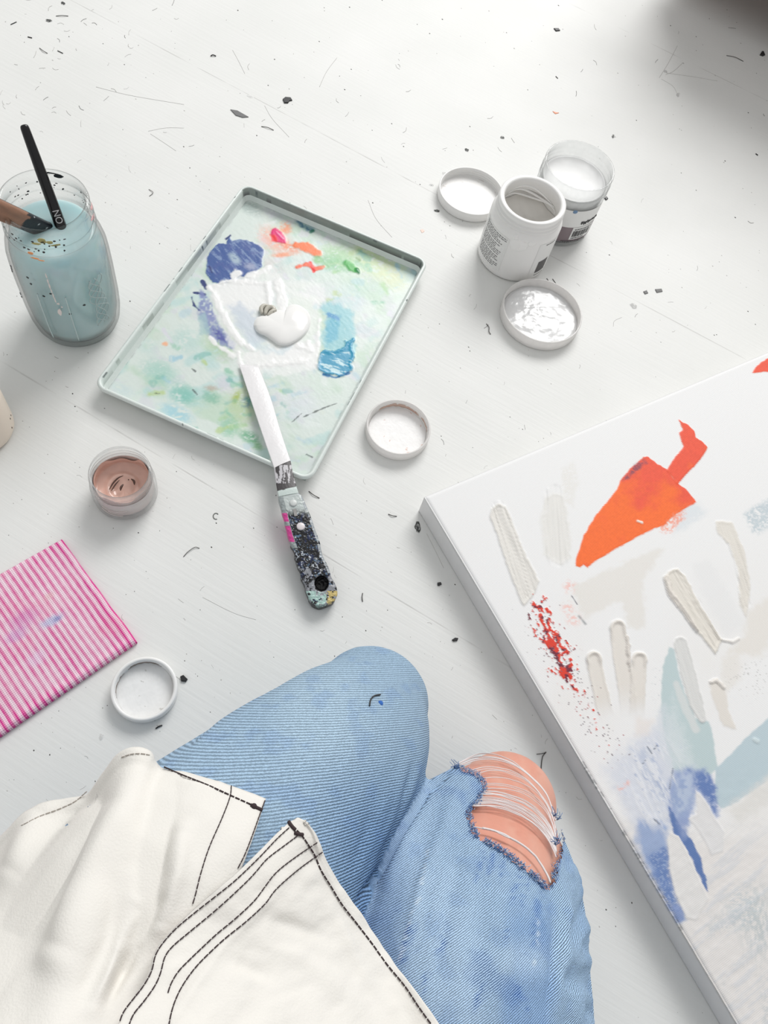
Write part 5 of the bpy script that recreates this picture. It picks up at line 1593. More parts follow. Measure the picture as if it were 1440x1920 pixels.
jmix(isB * sstep(60, 0, np.hypot((jx - 985) / 1.6, (jy - 1800))) * 0.45, A(184, 206, 226))
jmix(isB * sstep(790, 720, jx) * 0.4, A(98, 130, 176))
jmix(sstep(0.58, 0.7, fbm(JV[:, 0] * 90, JV[:, 1] * 90, 13)) * 0.22, A(104, 136, 184))
worn = np.zeros(len(JV))
# frayed dark worn streaks below the hole and lower down
for (sx0, sy0, sx1, sy1, w) in ((905, 1590, 895, 1650, 7), (925, 1600, 912, 1660, 6), (945, 1615, 935, 1655, 5), (975, 1640, 955, 1705, 7), (990, 1650, 975, 1700, 5), (1012, 1680, 998, 1750, 9), (1005, 1760, 990, 1790, 5), (770, 1740, 755, 1800, 12), (830, 1760, 822, 1800, 8), (800, 1830, 790, 1870, 8), (905, 1850, 890, 1890, 10), (970, 1860, 985, 1890, 14), (950, 1740, 945, 1770, 4)):
    d, t = sd_line(jx, jy, [(sx0, sy0, w), (sx1, sy1, w * .6)])
    worn = np.maximum(worn, fb * sstep(4, -4, d) * sstep(0.30, 0.6, vn(jx / 4.5, jy / 5.0, 23)))
rim = sstep(9, 1, np.abs(hd_)) * isB * facing
jmix(rim * sstep(0.35, 0.55, vn(jx / 4, jy / 4, 27)) * 0.7, A(78, 112, 166))
worn = np.maximum(worn, rim * 0.8)
worn = np.maximum(worn, isB * facing * 0.55 * sstep(0.60, 0.72, fbm(JV[:, 0] * 50, JV[:, 1] * 50, 47)))
# pale seam down the leg
d, t = sd_line(jx, jy, [(803, 1590, 0), (795, 1640, 0), (790, 1680, 0), (765, 1740, 0), (750, 1800, 0)])
jmix(fb * sstep(5, 0, d) * sstep(0.4, 0.6, vn(jx / 5, jy / 7, 31)) * 0.7, A(206, 220, 234))
d, t = sd_line(jx, jy, [(1010, 1710, 0), (1005, 1790, 0), (985, 1850, 0)])
jmix(fb * sstep(4, 0, d) * sstep(0.45, 0.6, vn(jx / 5, jy / 7, 33)) * 0.6, A(206, 220, 234))
vA = np.array([-0.309, 0.951, 0.25]); vB = np.array([-0.719, 0.692, 0.1])
tw_ = np.where(isB, JV @ vB / 0.00086, JV @ vA / 0.00150) + 0.4 * (fbm(JV[:, 0] * 60, JV[:, 1] * 60, 41) - 0.5)
contrast = np.where(isB, 0.70 + 0.3 * sstep(1010, 1050, jx), np.clip(0.52 + 0.5 * sstep(1300, 1600, jy) * sstep(500, 700, jx), 0, 1))
M_DENIM, nt, b, L = newmat('washed_denim_twill')
at = node(nt, 'ShaderNodeAttribute', attribute_name='Col')
twn = node(nt, 'ShaderNodeAttribute', attribute_name='twill'); ctn = node(nt, 'ShaderNodeAttribute', attribute_name='contrast')
m1 = node(nt, 'ShaderNodeMath', operation='MULTIPLY'); m1.inputs[1].default_value = 2 * math.pi; L.new(twn.outputs['Fac'], m1.inputs[0])
tcj = node(nt, 'ShaderNodeTexCoord')
nzj = node(nt, 'ShaderNodeTexNoise'); nzj.inputs['Scale'].default_value = 700; nzj.inputs['Detail'].default_value = 2; L.new(tcj.outputs['Object'], nzj.inputs['Vector'])
m1b = node(nt, 'ShaderNodeMath', operation='MULTIPLY_ADD'); m1b.inputs[1].default_value = 3.6; L.new(nzj.outputs[0], m1b.inputs[0]); L.new(m1.outputs[0], m1b.inputs[2])
m2 = node(nt, 'ShaderNodeMath', operation='SINE'); L.new(m1b.outputs[0], m2.inputs[0])
m3 = node(nt, 'ShaderNodeMath', operation='MULTIPLY'); L.new(m2.outputs[0], m3.inputs[0]); L.new(ctn.outputs['Fac'], m3.inputs[1])
up = node(nt, 'ShaderNodeMapRange'); up.inputs[1].default_value = -1; up.inputs[2].default_value = 1; up.inputs[3].default_value = 0.30; up.inputs[4].default_value = 1.74
L.new(m3.outputs[0], up.inputs[0])
n4 = node(nt, 'ShaderNodeTexNoise'); n4.inputs['Scale'].default_value = 1500; L.new(tcj.outputs['Object'], n4.inputs['Vector'])
r4 = node(nt, 'ShaderNodeMapRange'); r4.inputs[1].default_value = 0.3; r4.inputs[2].default_value = 0.7; r4.inputs[3].default_value = 0.8; r4.inputs[4].default_value = 1.2; L.new(n4.outputs[0], r4.inputs[0])
mm = node(nt, 'ShaderNodeMath', operation='MULTIPLY'); L.new(up.outputs[0], mm.inputs[0]); L.new(r4.outputs[0], mm.inputs[1])
vm = node(nt, 'ShaderNodeVectorMath', operation='SCALE'); L.new(at.outputs['Color'], vm.inputs[0]); L.new(mm.outputs[0], vm.inputs['Scale'])
wn = node(nt, 'ShaderNodeAttribute', attribute_name='worn')
wr = node(nt, 'ShaderNodeMapRange'); wr.inputs[1].default_value = 0.35; wr.inputs[2].default_value = -0.75; wr.inputs[3].default_value = 0; wr.inputs[4].default_value = 1
L.new(m2.outputs[0], wr.inputs[0])
wm = node(nt, 'ShaderNodeMath', operation='MULTIPLY'); L.new(wr.outputs[0], wm.inputs[0]); L.new(wn.outputs['Fac'], wm.inputs[1])
wx = node(nt, 'ShaderNodeMix', data_type='RGBA'); wx.inputs[7].default_value = (*A(34, 72, 136), 1)
L.new(wm.outputs[0], wx.inputs[0]); L.new(vm.outputs[0], wx.inputs[6])
L.new(wx.outputs[2], b.inputs['Base Color']); b.inputs['Roughness'].default_value = 0.95; b.inputs['Specular IOR Level'].default_value = 0.1
bj = node(nt, 'ShaderNodeBump'); bj.inputs['Strength'].default_value = 0.25; bj.inputs['Distance'].default_value = 0.0006; L.new(m2.outputs[0], bj.inputs['Height']); L.new(bj.outputs[0], b.inputs['Normal'])
jeans = meshobj('jeans', JV[used], [tuple(int(remap[i]) for i in f) for f in Fk], M_DENIM, person, cols=base[used], attrs={'twill': tw_[used], 'contrast': contrast[used], 'worn': worn[used]}, label='washed blue denim jeans torn open at one knee')

# body under the clothes: one continuous surface
BV, BF = remeshed('body', [LEG_A, SHIN_A, LEG_B, SHIN_B] + FEET + PELVIS, -0.0032, 0.0035, 7)
bq = proj(BV)
BN = normals(BV, BF)
BV = BV - BN * (0.013 * sstep(6, 40, sd_poly(bq[:, 0], bq[:, 1], HO)) * sstep(880, 820, bq[:, 0]))[:, None]
BV[:, 2] = np.maximum(BV[:, 2], 0.003)
sk = np.tile(A(222, 164, 144), (len(BV), 1))
nz_ = fbm(BV[:, 0] * 60, BV[:, 1] * 60 + BV[:, 2] * 40, 3)
sk = sk * (1 - 0.5 * sstep(0.4, 0.7, nz_)[:, None]) + A(216, 138, 116)[None, :] * 0.5 * sstep(0.4, 0.7, nz_)[:, None]
frk = sstep(0.80, 0.88, vn(BV[:, 0] * 230, BV[:, 1] * 230, 7)) * 0.25
sk = sk * (1 - frk[:, None]) + A(204, 122, 100)[None, :] * frk[:, None]
M_SKIN = colmat('warm_skin', 0.5, 0.25, 700, dist=0.0004, mottled=0.04)
bs = M_SKIN.node_tree.nodes['Principled BSDF']
bs.inputs['Subsurface Weight'].default_value = 0.12; bs.inputs['Subsurface Radius'].default_value = (0.012, 0.005, 0.003); bs.inputs['Subsurface Scale'].default_value = 0.4
body = meshobj('body', BV, BF, M_SKIN, person, cols=sk, label='bare knee showing through the torn denim')

# threads over the torn knee
def zc(pts): return [(820 + a / 5.143, 1380 + b_ / 5.143) for a, b_ in pts]
def on_leg(x, y, lift):
    for k in range(14):
        h_ = hit(x - k * 1.2, y + k * 0.9)
        if h_ is not None and h_[0][2] > 0.02 and np.linalg.norm(h_[0][:2] - np.array([0.16, 0.12])) < 0.13:
            return h_[0] + h_[1] * lift
    return None
THREADS = [([(200, 270), (310, 200), (450, 178), (620, 205), (770, 290), (1000, 510), (1110, 720)], .9), ([(205, 280), (330, 225), (470, 210), (620, 230), (800, 320), (1030, 545), (1120, 780)], .9), ([(215, 290), (340, 240), (500, 220), (650, 250), (800, 325), (1035, 555), (1122, 800)], 1.1), ([(220, 300), (350, 255), (500, 235), (660, 265), (810, 340), (1040, 570), (1124, 820)], .9),
           ([(320, 345), (440, 312), (580, 318), (720, 352), (860, 430), (1060, 680), (1128, 900)], .8), ([(350, 355), (460, 330), (600, 340), (740, 376), (880, 455), (1075, 710), (1132, 920)], .7), ([(390, 372), (500, 345), (620, 352), (880, 465), (1080, 730), (1133, 940)], .7),
           ([(445, 420), (560, 412), (700, 430), (860, 490), (1000, 610), (1100, 800), (1138, 960)], .7), ([(470, 470), (600, 474), (760, 508), (900, 570), (1050, 720), (1138, 990)], .7), ([(470, 490), (600, 488), (760, 525), (900, 590), (1060, 750), (1138, 1000)], .6), ([(475, 520), (620, 520), (760, 545), (900, 610), (1060, 770), (1138, 1015)], .7)]
for k in range(16):
    f = k / 15
    y0 = 540 + 150 * f; x0 = 450 - 110 * f
    if 0.30 < f < 0.36: continue
    w_ = random.uniform(-6, 6)
    THREADS.append(([(x0, y0), (560, 548 + 145 * f + w_), (700, 580 + 150 * f), (850, 640 + 165 * f + w_), (980, 740 + 170 * f), (1080, 880 + 150 * f), (1136, 1030 + 115 * f)], random.uniform(.5, .85)))
THREADS += [([(430, 900), (530, 920), (680, 985), (850, 1090), (960, 1200), (1040, 1330), (1080, 1425)], 1.6), ([(345, 890), (440, 905), (530, 925), (690, 1000)], .9), ([(965, 1390), (1000, 1425), (1032, 1452)], 1.0), ([(340, 690), (470, 685), (600, 712), (760, 765), (900, 845), (1030, 970), (1110, 1110), (1132, 1180)], .9)]
M_THREAD = plain('white_cotton_thread', A(232, 226, 226), 0.8, 0.06, 600)
mt = MB()
for pts, rp in THREADS:
    s_ = spline([(a, b_, 0) for a, b_ in zc(pts)], 46)
    line = [on_leg(a, b_, 0.0006 + random.uniform(0, .0007)) for a, b_, _ in s_]
    line = [l for l in line if l is not None]
    if len(line) > 4:
        line = np.array(line)
        for _ in range(3): line[1:-1] = (line[:-2] + 2 * line[1:-1] + line[2:]) / 4
        mt.add(*tube(line, rp * 0.00042, 6))
mt.build('knee_threads', M_THREAD, jeans, label='white cotton threads stretched over the bare knee', kind='stuff')
# frayed edge fibres
M_FRAY = plain('blue_denim_fibre', A(92, 128, 178), 0.9, 0.3, 500)
M_FRAYL = plain('pale_denim_fibre', A(190, 206, 226), 0.9, 0.1, 500)
fr, fl = MB(), MB()
HOc = HO.mean(0)
for i in range(len(HO)):
    a, c_ = HO[i], HO[(i + 1) % len(HO)]
    L_ = np.hypot(*(c_ - a))
    right_edge = (a[0] > 1037 and a[1] > 1590)
    topedge = (not right_edge) and (a[0] > 1037 or (a[1] < 1430 and a[0] > 872))
    for k in range(int(L_ * (0.7 if right_edge else (0.0 if topedge else 3.6)))):
        p = a + (c_ - a) * random.random() + np.array([random.gauss(0, 2.6), random.gauss(0, 2.6)])
        if vn(p[0] / 9, p[1] / 9, 61) < 0.22: continue
        h_ = on_leg(p[0], p[1], 0.0004)
        if h_ is None: continue
        ang_ = random.uniform(0, 2 * math.pi)
        l_ = random.uniform(2, 5.5)
        e_ = on_leg(p[0] + l_ * math.cos(ang_), p[1] + l_ * math.sin(ang_), random.uniform(.0003, .0016))
        if e_ is None: continue
        m_ = (h_ + e_) / 2 + np.array([0, 0, random.uniform(.0003, .0016)])
        (fr if random.random() < 0.68 else fl).add(*tube(spline([h_, m_, e_], 5), random.uniform(.00011, .00022), 4))
for x0, y0 in ((868, 1406), (858, 1414), (850, 1424), (846, 1436), (872, 1412), (1042, 1526), (1048, 1532), (1045, 1580), (1048, 1572)):
    for k in range(7):
        h_ = on_leg(x0 + 6 * (1 if x0 < 900 else -1), y0 + 6, 0.0005)
        if h_ is None: continue
        fr.add(*tube(spline([h_, h_ + np.array([random.uniform(-.002, .002), random.uniform(0, .003), .003]), h_ + np.array([random.uniform(-.005, .004), random.uniform(.0, .006), random.uniform(.001, .005)])], 6), .0002, 4))
fr.build('frayed_fibres', M_FRAY, jeans, label='frayed dark blue fibres round the tear', kind='stuff')
fl.build('pale_frayed_fibres', M_FRAYL, jeans, label='pale frayed fibres round the tear', kind='stuff')

# black thread and blue speck lying on the knee
def top_pt(x, y, lift):
    h_ = hit(x, y); return h_[0] + h_[1] * lift
s_ = spline([top_pt(a, b_, .0009) for a, b_ in ((692, 1325), (694, 1314), (700, 1307), (712, 1304))], 20)
th_v, th_f = tube(s_, .0005, 6)
thing_mesh('thread', th_v, th_f, M_BLACK, 'short black thread lying on the nearer blue jeans knee', 'thread')
V, F = lathe([(0, .0007), (.0012, .0005), (.0019, 0)], top_pt(713, 1319, .0002), 12)
thing_mesh('lint', V, F, plain('blue_lint', A(58, 110, 190), 0.9), 'tiny bright blue lint speck beside the black thread on the knee', 'lint')

# ------------------------------------------------------------------ open white shirt
def coons(top, bot, left, right, n, m):
    T = spline(top, m); B = spline(bot, m); Lf = spline(left, n); R_ = spline(right, n)
    u = np.linspace(0, 1, m)[None, :, None]; v = np.linspace(0, 1, n)[:, None, None]
    S = (1 - v) * T[None] + v * B[None] + (1 - u) * Lf[:, None] + u * R_[:, None]
    S -= (1 - u) * (1 - v) * T[0] + u * (1 - v) * T[-1] + (1 - u) * v * B[0] + u * v * B[-1]
    return S
def drape(S, extra):
    """px, py, z grid -> world, held just above the legs"""
    n, m = S.shape[:2]
    D = np.zeros((n, m)); dirs = np.zeros((n, m, 3)); lim = np.full((n, m), 9.0)
    for i in range(n):
        for j in range(m):
            x, y, z = S[i, j]
            d = pxdir(x, y); dirs[i, j] = d
            D[i, j] = (z - CAMH) / d[2]
            h_ = full_bvh.ray_cast(CAM0, Vector(d))
            if h_[0] is not None: lim[i, j] = h_[3] - 0.0045
    for it in range(30):
        D = np.minimum(D, lim)
        E = D.copy()
        E[1:-1, 1:-1] = (D[:-2, 1:-1] + D[2:, 1:-1] + D[1:-1, :-2] + D[1:-1, 2:] + 2 * D[1:-1, 1:-1]) / 6
        E[0, 1:-1] = (D[0, :-2] + 2 * D[0, 1:-1] + D[0, 2:]) / 4; E[-1] = D[-1]
        E[1:-1, 0] = (D[:-2, 0] + 2 * D[1:-1, 0] + D[2:, 0]) / 4; E[1:-1, -1] = (D[:-2, -1] + 2 * D[1:-1, -1] + D[2:, -1]) / 4
        D = E
    D = np.minimum(D, lim) - extra
    return np.array([0, 0, CAMH])[None, None] + dirs * D[..., None]
SN, SM = 110, 130
LT = [(-120, 1650, .16), (-40, 1606, .18), (20, 1556, .20), (50, 1530, .205), (95, 1505, .21), (130, 1494, .215), (165, 1483, .225), (196, 1452, .24), (222, 1420, .25), (246, 1410, .255), (272, 1412, .258), (290, 1424, .25), (308, 1434, .245), (350, 1447, .245), (400, 1463, .25), (450, 1482, .255), (497, 1500, .258)]
LR = [(497, 1500, .258), (484, 1540, .262), (470, 1580, .268), (450, 1634, .276), (415, 1700, .285), (370, 1780, .30), (320, 1870, .31), (270, 1990, .33)]
LL = [(-120, 1650, .16), (-170, 1800, .24), (-220, 2000, .31)]
LB = [(-220, 2000, .31), (20, 2010, .34), (270, 1990, .33)]
RT = [(545, 1541, .27), (552, 1537, .27), (558, 1533, .27), (566, 1536, .27), (574, 1541, .27)]
RL = [(545, 1541, .27), (520, 1562, .275), (486, 1596, .28), (440, 1640, .29), (400, 1673, .296), (362, 1706, .302), (325, 1742, .308), (298, 1772, .313), (287, 1796, .318), (284, 1818, .32), (262, 1852, .326), (232, 1900, .335), (200, 1990, .345)]
RR = [(574, 1541, .27), (592, 1566, .268), (603, 1594, .265), (612, 1616, .262), (630, 1648, .258), (652, 1682, .255), (690, 1732, .25), (722, 1776, .25), (750, 1818, .25), (790, 1872, .252), (830, 1930, .256), (865, 1990, .262)]
RB = [(200, 1990, .345), (430, 2010, .33), (865, 1990, .262)]
Lw = drape(coons(LT, LB, LL, LR, SN, SM), 0.0)
Rw = drape(coons(RT, RB, RL, RR, SN, SM), 0.004)
def grid_normals(G):
    du = np.gradient(G, axis=1); dv = np.gradient(G, axis=0)
    N = np.cross(dv, du); N /= np.linalg.norm(N, axis=2)[..., None] + 1e-12
    N[N[..., 2] < 0] *= -1
    return N
def surf_noise(G, spec):
    H = np.zeros(G.shape[:2]); X_, Y_ = G[..., 0], G[..., 1]
    for f, a, s, st_, an in spec:
        ca, sa = math.cos(an), math.sin(an)
        H += a * (fbm((X_ * ca + Y_ * sa) * f * st_, (-X_ * sa + Y_ * ca) * f, s, 3) - 0.5)
    return H
def px_ridges(G, items):
    qq = proj(G.reshape(-1, 3)); H = np.zeros(len(qq))
    for line, w, h in items:
        d, t = sd_line(qq[:, 0], qq[:, 1], [(a, b_, 0) for a, b_ in line])
        H += h * np.exp(-(d / w) ** 2) * np.sin(np.pi * np.clip(t, .05, .95)) ** .5
    return H.reshape(G.shape[:2])
HL = surf_noise(Lw, [(26, .006, 3, .45, 1.2), (70, .0016, 5, .6, 1.0)]) + px_ridges(Lw, [
    ([(262, 1420), (240, 1520), (180, 1640), (110, 1800)], 34, .010), ([(305, 1440), (290, 1560), (280, 1690), (230, 1810)], 26, -.007), ([(160, 1500), (110, 1600), (40, 1720)], 30, -.007), ([(80, 1520), (20, 1640)], 26, .006), ([(340, 1560), (330, 1650), (300, 1740)], 20, .005),
    ([(270, 1700), (220, 1790), (170, 1900)], 20, .006), ([(250, 1780), (200, 1880)], 12, -.005), ([(300, 1690), (250, 1760)], 10, -.004), ([(290, 1428), (310, 1442), (400, 1468)], 7, -.0025)])
HR = surf_noise(Rw, [(34, .006, 13, .5, .9), (90, .0026, 15, .7, .5)]) + px_ridges(Rw, [
    ([(560, 1620), (500, 1690), (420, 1770), (330, 1900)], 12, .0016), ([(460, 1760), (560, 1800), (700, 1900)], 22, .0025), ([(440, 1800), (500, 1830)], 12, -.0022), ([(500, 1720), (620, 1760)], 16, -.002), ([(620, 1700), (680, 1820), (760, 1920)], 14, .002)])
# doubled cloth bands: hems and the front placket
def band(n, w, c): return sstep(w + 1, w - 1, np.arange(n)) * c
hemL = band(SN, 4, .0011)[:, None] * np.ones((1, SM)); plL = (sstep(1.0, 0.0, (SM - 1 - np.arange(SM)) / 22 - .95) * .0011)[None, :] * np.ones((SN, 1))
Lw = Lw + grid_normals(Lw) * (HL + np.maximum(hemL, plL))[..., None]
hemR = (sstep(1.0, 0.0, (SM - 1 - np.arange(SM)) / 9 - .9) * .0011)[None, :] * np.ones((SN, 1)); 
Rw = Rw + grid_normals(Rw) * (HR + hemR)[..., None]
def lift_clear(G):
    """keep the cloth outside the denim after wrinkling"""
    for i in range(G.shape[0]):
        for j in range(G.shape[1]):
            d = Vector(G[i, j]) - CAM0; L_ = d.length
            h_ = full_bvh.ray_cast(CAM0, d.normalized())
            if h_[0] is not None and L_ > h_[3] - 0.003:
                G[i, j] = np.array(CAM0 + d.normalized() * (h_[3] - 0.003))
    return G
Lw = lift_clear(Lw); Rw = lift_clear(Rw)
def panel(G, name, par, mat):
    n, m = G.shape[:2]
    N = grid_normals(G)
    V = np.vstack([G.reshape(-1, 3), (G - N * 0.0009).reshape(-1, 3)])
    idx = np.arange(n * m).reshape(n, m); K = n * m
    F = [tuple(int(k) for k in f) for f in np.stack([idx[:-1, :-1], idx[:-1, 1:], idx[1:, 1:], idx[1:, :-1]], -1).reshape(-1, 4)]
    F = [f[::-1] for f in F] + [tuple(k + K for k in f) for f in F]
    for ring in (idx[0], idx[-1], idx[:, 0], idx[:, -1]):
        for a, b_ in zip(ring[:-1], ring[1:]): F.append((int(a), int(b_), int(b_) + K, int(a) + K))
    return V, F
M_SHIRT = plain('white_cotton_drill', A(236, 233, 227), 0.9, 0.03, 40, 0.25, 900, 0.15)
vl, fl_ = panel(Lw, 'l', None, None); vr_, fr_ = panel(Rw, 'r', None, None)
shirt_l = meshobj('shirt_front', vl, fl_, M_SHIRT, person, label='left front panel of the white shirt, hem over the knee')
shirt_r = meshobj('shirt_front', vr_, fr_, M_SHIRT, person, label='right front panel of the white shirt with four rows of dark stitching')
M_STITCH = plain('dark_brown_stitching', A(58, 44, 46), 0.8, 0.1, 500)
M_STITCHL = plain('pale_grey_stitching', A(176, 168, 160), 0.8, 0.1, 500)
def bil(G, i, j):
    n, m = G.shape[:2]
    i = min(max(i, 0), n - 1.001); j = min(max(j, 0), m - 1.001)
    a, c_ = int(i), int(j); fi, fj = i - a, j - c_
    return (G[a, c_] * (1 - fi) + G[a + 1, c_] * fi) * (1 - fj) + (G[a, c_ + 1] * (1 - fi) + G[a + 1, c_ + 1] * fi) * fj
def stitches(mb, pts, N, r=0.00030, dash=0.0024, gap=0.0006):
    p = np.array(pts); L_ = np.concatenate([[0], np.cumsum(np.linalg.norm(np.diff(p, axis=0), axis=1))])
    s = 0.0
    while s + dash < L_[-1]:
        tt = np.linspace(s, s + dash, 4)
        q_ = np.stack([np.interp(tt, L_, p[:, k]) for k in range(3)], 1)
        mb.add(*tube(q_, r, 5)); s += dash + gap
NLm, NRm = grid_normals(Lw), grid_normals(Rw)
def line_on(G, N, ij):
    return [bil(G, i, j) + bil(N, i, j) * 0.0002 for i, j in ij]
def px_line(G, N, pts, n=80):
    """grid points nearest to a photo line, so the seam lies on the cloth"""
    qq = proj(G.reshape(-1, 3)); out = []
    m = G.shape[1]
    for x, y, _ in spline([(a, b_, 0) for a, b_ in pts], n):
        k = np.argsort((qq[:, 0] - x) ** 2 + (qq[:, 1] - y) ** 2)[:4]
        w = 1 / (np.hypot(qq[k, 0] - x, qq[k, 1] - y) + .3)
        D_ = (w * np.linalg.norm(G.reshape(-1, 3)[k] - np.array([0, 0, CAMH]), axis=1)).sum() / w.sum()
        out.append(np.array([0, 0, CAMH]) + pxdir(x, y) * (D_ - 0.0006))
    for _ in range(2):
        o = np.array(out); o[1:-1] = (o[:-2] + 2 * o[1:-1] + o[2:]) / 4; out = list(o)
    return out
mb = MB()
stitches(mb, px_line(Lw, NLm, [(308, 1438), (340, 1452), (390, 1472), (432, 1491), (470, 1508), (491, 1517)]), None, .00042)
stitches(mb, px_line(Lw, NLm, [(434, 1473), (432, 1492), (418, 1530), (392, 1590), (376, 1640), (366, 1680), (358, 1706)]), None)
stitches(mb, px_line(Lw, NLm, [(497, 1501), (490, 1520), (472, 1570), (458, 1605), (442, 1636)]), None)
mb.add(*tube(px_line(Lw, NLm, [(470, 1509), (480, 1514), (492, 1519)], 10), .0009, 6))
V, F = lathe([(0, .0012), (.0012, .0008), (.0016, 0)], px_line(Lw, NLm, [(476, 1512), (477, 1513)], 4)[0], 10); mb.add(V, F)
mb.build('stitching', M_STITCH, shirt_l, label='dark stitching along hem and placket')
mb = MB()
stitches(mb, px_line(Lw, NLm, [(40, 1548), (75, 1530), (110, 1517), (140, 1503), (164, 1483)]), None, .0003)
mb.build('pale_stitching', M_STITCHL, shirt_l, label='pale stitching on the far hem')
mb = MB()
stitches(mb, px_line(Lw, NLm, [(228, 1420), (246, 1414), (266, 1413), (282, 1416)]), None, .0003)
mb.build('pale_stitching', M_STITCHL, shirt_l, label='pale stitching on the far hem')
mb = MB()
RLp = [(a, b_) for a, b_, _ in RL]
for off, y0 in (((8, 4), 0), ((22, 12), 0), ((52, 22), 0), ((68, 34), 0)):
    pass
stitches(mb, px_line(Rw, NRm, [(542, 1552), (520, 1572), (488, 1606), (440, 1652), (400, 1684), (362, 1714), (330, 1741), (304, 1770), (291, 1792), (285, 1820), (268, 1850), (246, 1878), (230, 1900), (222, 1925)]), None)
stitches(mb, px_line(Rw, NRm, [(565, 1562), (530, 1588), (500, 1611), (484, 1630), (466, 1650), (410, 1702), (350, 1752), (322, 1776), (309, 1794), (302, 1822), (292, 1846), (268, 1880), (250, 1902), (240, 1928)]), None)
stitches(mb, px_line(Rw, NRm, [(595, 1580), (556, 1606), (518, 1636), (496, 1664), (478, 1688), (442, 1722), (408, 1750), (380, 1776), (355, 1800), (334, 1822), (320, 1846), (315, 1862)]), None)
stitches(mb, px_line(Rw, NRm, [(605, 1598), (568, 1624), (532, 1654), (512, 1674), (500, 1692), (464, 1726), (424, 1758), (404, 1776), (370, 1810), (346, 1842), (331, 1870), (321, 1900), (316, 1928)]), None)
stitches(mb, px_line(Rw, NRm, [(542, 1540), (554, 1554), (566, 1566), (582, 1590), (592, 1606), (600, 1628), (622, 1664), (640, 1694), (668, 1730), (700, 1772), (724, 1806), (760, 1850), (785, 1888), (812, 1925)]), None, .0004)
mb.add(*tube(px_line(Rw, NRm, [(541, 1540), (547, 1549), (554, 1556)], 10), .0009, 6))
mb.add(*tube(px_line(Rw, NRm, [(552, 1561), (560, 1564), (568, 1565)], 10), .0009, 6))
mb.build('stitching', M_STITCH, shirt_r, label='dark stitching along hem and placket')

# ------------------------------------------------------------------ marks and bits on the floor
M_KNOT = plain('grey_knot_stain', A(120, 122, 118), 0.7, 0.5, 700)
def chip(name, pts, mat, label, cat, h=0.0012, group='paint chips on the floor'):
    o = [tuple(P(x, y, 0.0)[:2]) for x, y in pts]
    V, F = prism(o, 0.0, h, h * 0.4)
    return thing_mesh(name, V, F, mat, label, cat, group, smooth=False)
chip('paint_chip', [(338, 1269), (344, 1266), (352, 1274), (349, 1279), (340, 1278)], M_BLACK, 'black paint chip right beside the white lid near the striped cloth', 'paint chip', .0022)
chip('paint_chip', [(432, 206), (445, 208), (466, 220), (455, 221), (442, 217)], M_GREY, 'pale grey diamond-shaped paint flake on the floor above the tray', 'paint chip', .0010)
chip('paint_chip', [(530, 187), (535, 183), (545, 184), (548, 189), (543, 190), (540, 194), (533, 194)], M_BLACK, 'black hook-shaped paint chip on the floor beyond the tray', 'paint chip', .0016)
chip('paint_chip', [(820, 1093), (826, 1092), (828, 1096), (823, 1099), (820, 1098)], M_BLACK, 'small black paint chip beside the canvas, above the knees', 'paint chip', .0016)
chip('paint_chip', [(847, 1200), (853, 1196), (859, 1197), (857, 1202), (850, 1203)], M_BLACK, 'ragged black paint chip beside the canvas, the nearer of two', 'paint chip', .0016)
chip('paint_chip', [(1424, 104), (1428, 97), (1431, 97), (1434, 104), (1430, 106)], M_BLACK, 'black triangular paint chip in the dim top right corner', 'paint chip', .0016)
chip('paint_chip', [(1132, 371), (1137, 369), (1140, 373), (1136, 376)], M_BLACK, 'tiny black paint chip just right of the clear jar', 'paint chip', .0014)
chip('paint_chip', [(1038, 54), (1047, 54), (1050, 58), (1042, 59)], M_BLACK, 'ragged black paint chip at the top edge right of centre', 'paint chip', .0014)
chip('paint_chip', [(1206, 547), (1212, 545), (1215, 550), (1209, 552)], M_GREY, 'dark grey chip right of the gel lid, the left of a pair', 'paint chip', .0010)
chip('paint_chip', [(1228, 543), (1240, 542), (1242, 547), (1231, 549)], M_GREY, 'dark grey chip right of the gel lid, the right of a pair', 'paint chip', .0010)
chip('paint_chip', [(1036, 209), (1042, 211), (1048, 212), (1041, 214)], plain('orange_flake', A(240, 150, 110), 0.5), 'tiny orange paint chip on the floor above the white jars', 'paint chip', .0006)
chip('paint_chip', [(788, 431), (793, 430), (796, 434), (791, 437)], plain('peach_flake', A(248, 214, 200), 0.5), 'tiny pale peach paint chip between the tray and the white jar', 'paint chip', .0004)
def hair(pts, mat, label, r=0.0003):
    s_ = spline([P(x, y, r * 0.9 + (0.0008 if 0 < i < len(pts) - 1 else 0)) for i, (x, y) in enumerate(pts)], 18)
    V, F = tube(s_, r, 5)
    return thing_mesh('hair', V, F, mat, label, 'hair', 'loose hairs and bristles on the floor')
hair([(395, 105), (399, 103), (405, 105)], M_BLACK, 'short black curved bristle on the floor at top centre left', .0007)
hair([(490, 237), (502, 239), (513, 244)], M_HAIR, 'thin dark hair beyond the top corner of the tray', .0004)
hair([(279, 355), (287, 361), (280, 368)], M_HAIR, 'V-shaped hair between the glass jar and the tray')
hair([(579, 921), (588, 928), (599, 934)], M_HAIR, 'dark wavy hair below the tray, right of the palette knife', .0004)
hair([(912, 607), (917, 614), (917, 622), (920, 627)], M_HAIR, 'curled dark hair left of the gel lid', .0004)
hair([(1025, 522), (1031, 530)], M_HAIR, 'short dark bristle between the white jar and the gel lid, left one', .0004)
hair([(1036, 523), (1044, 534)], M_HAIR, 'short dark bristle between the white jar and the gel lid, right one', .0004)
hair([(1362, 104), (1378, 107), (1394, 115)], M_HAIR, 'long straight dark hair in the dim top right corner', .0004)
hair([(1024, 1410), (1017, 1420), (1014, 1455)], M_HAIR, 'long bent dark hair between the torn knee and the canvas', .0004)
hair([(1006, 1414), (1016, 1413), (1023, 1411)], M_HAIR, 'short dark hair joining the bent one near the canvas', .0003)
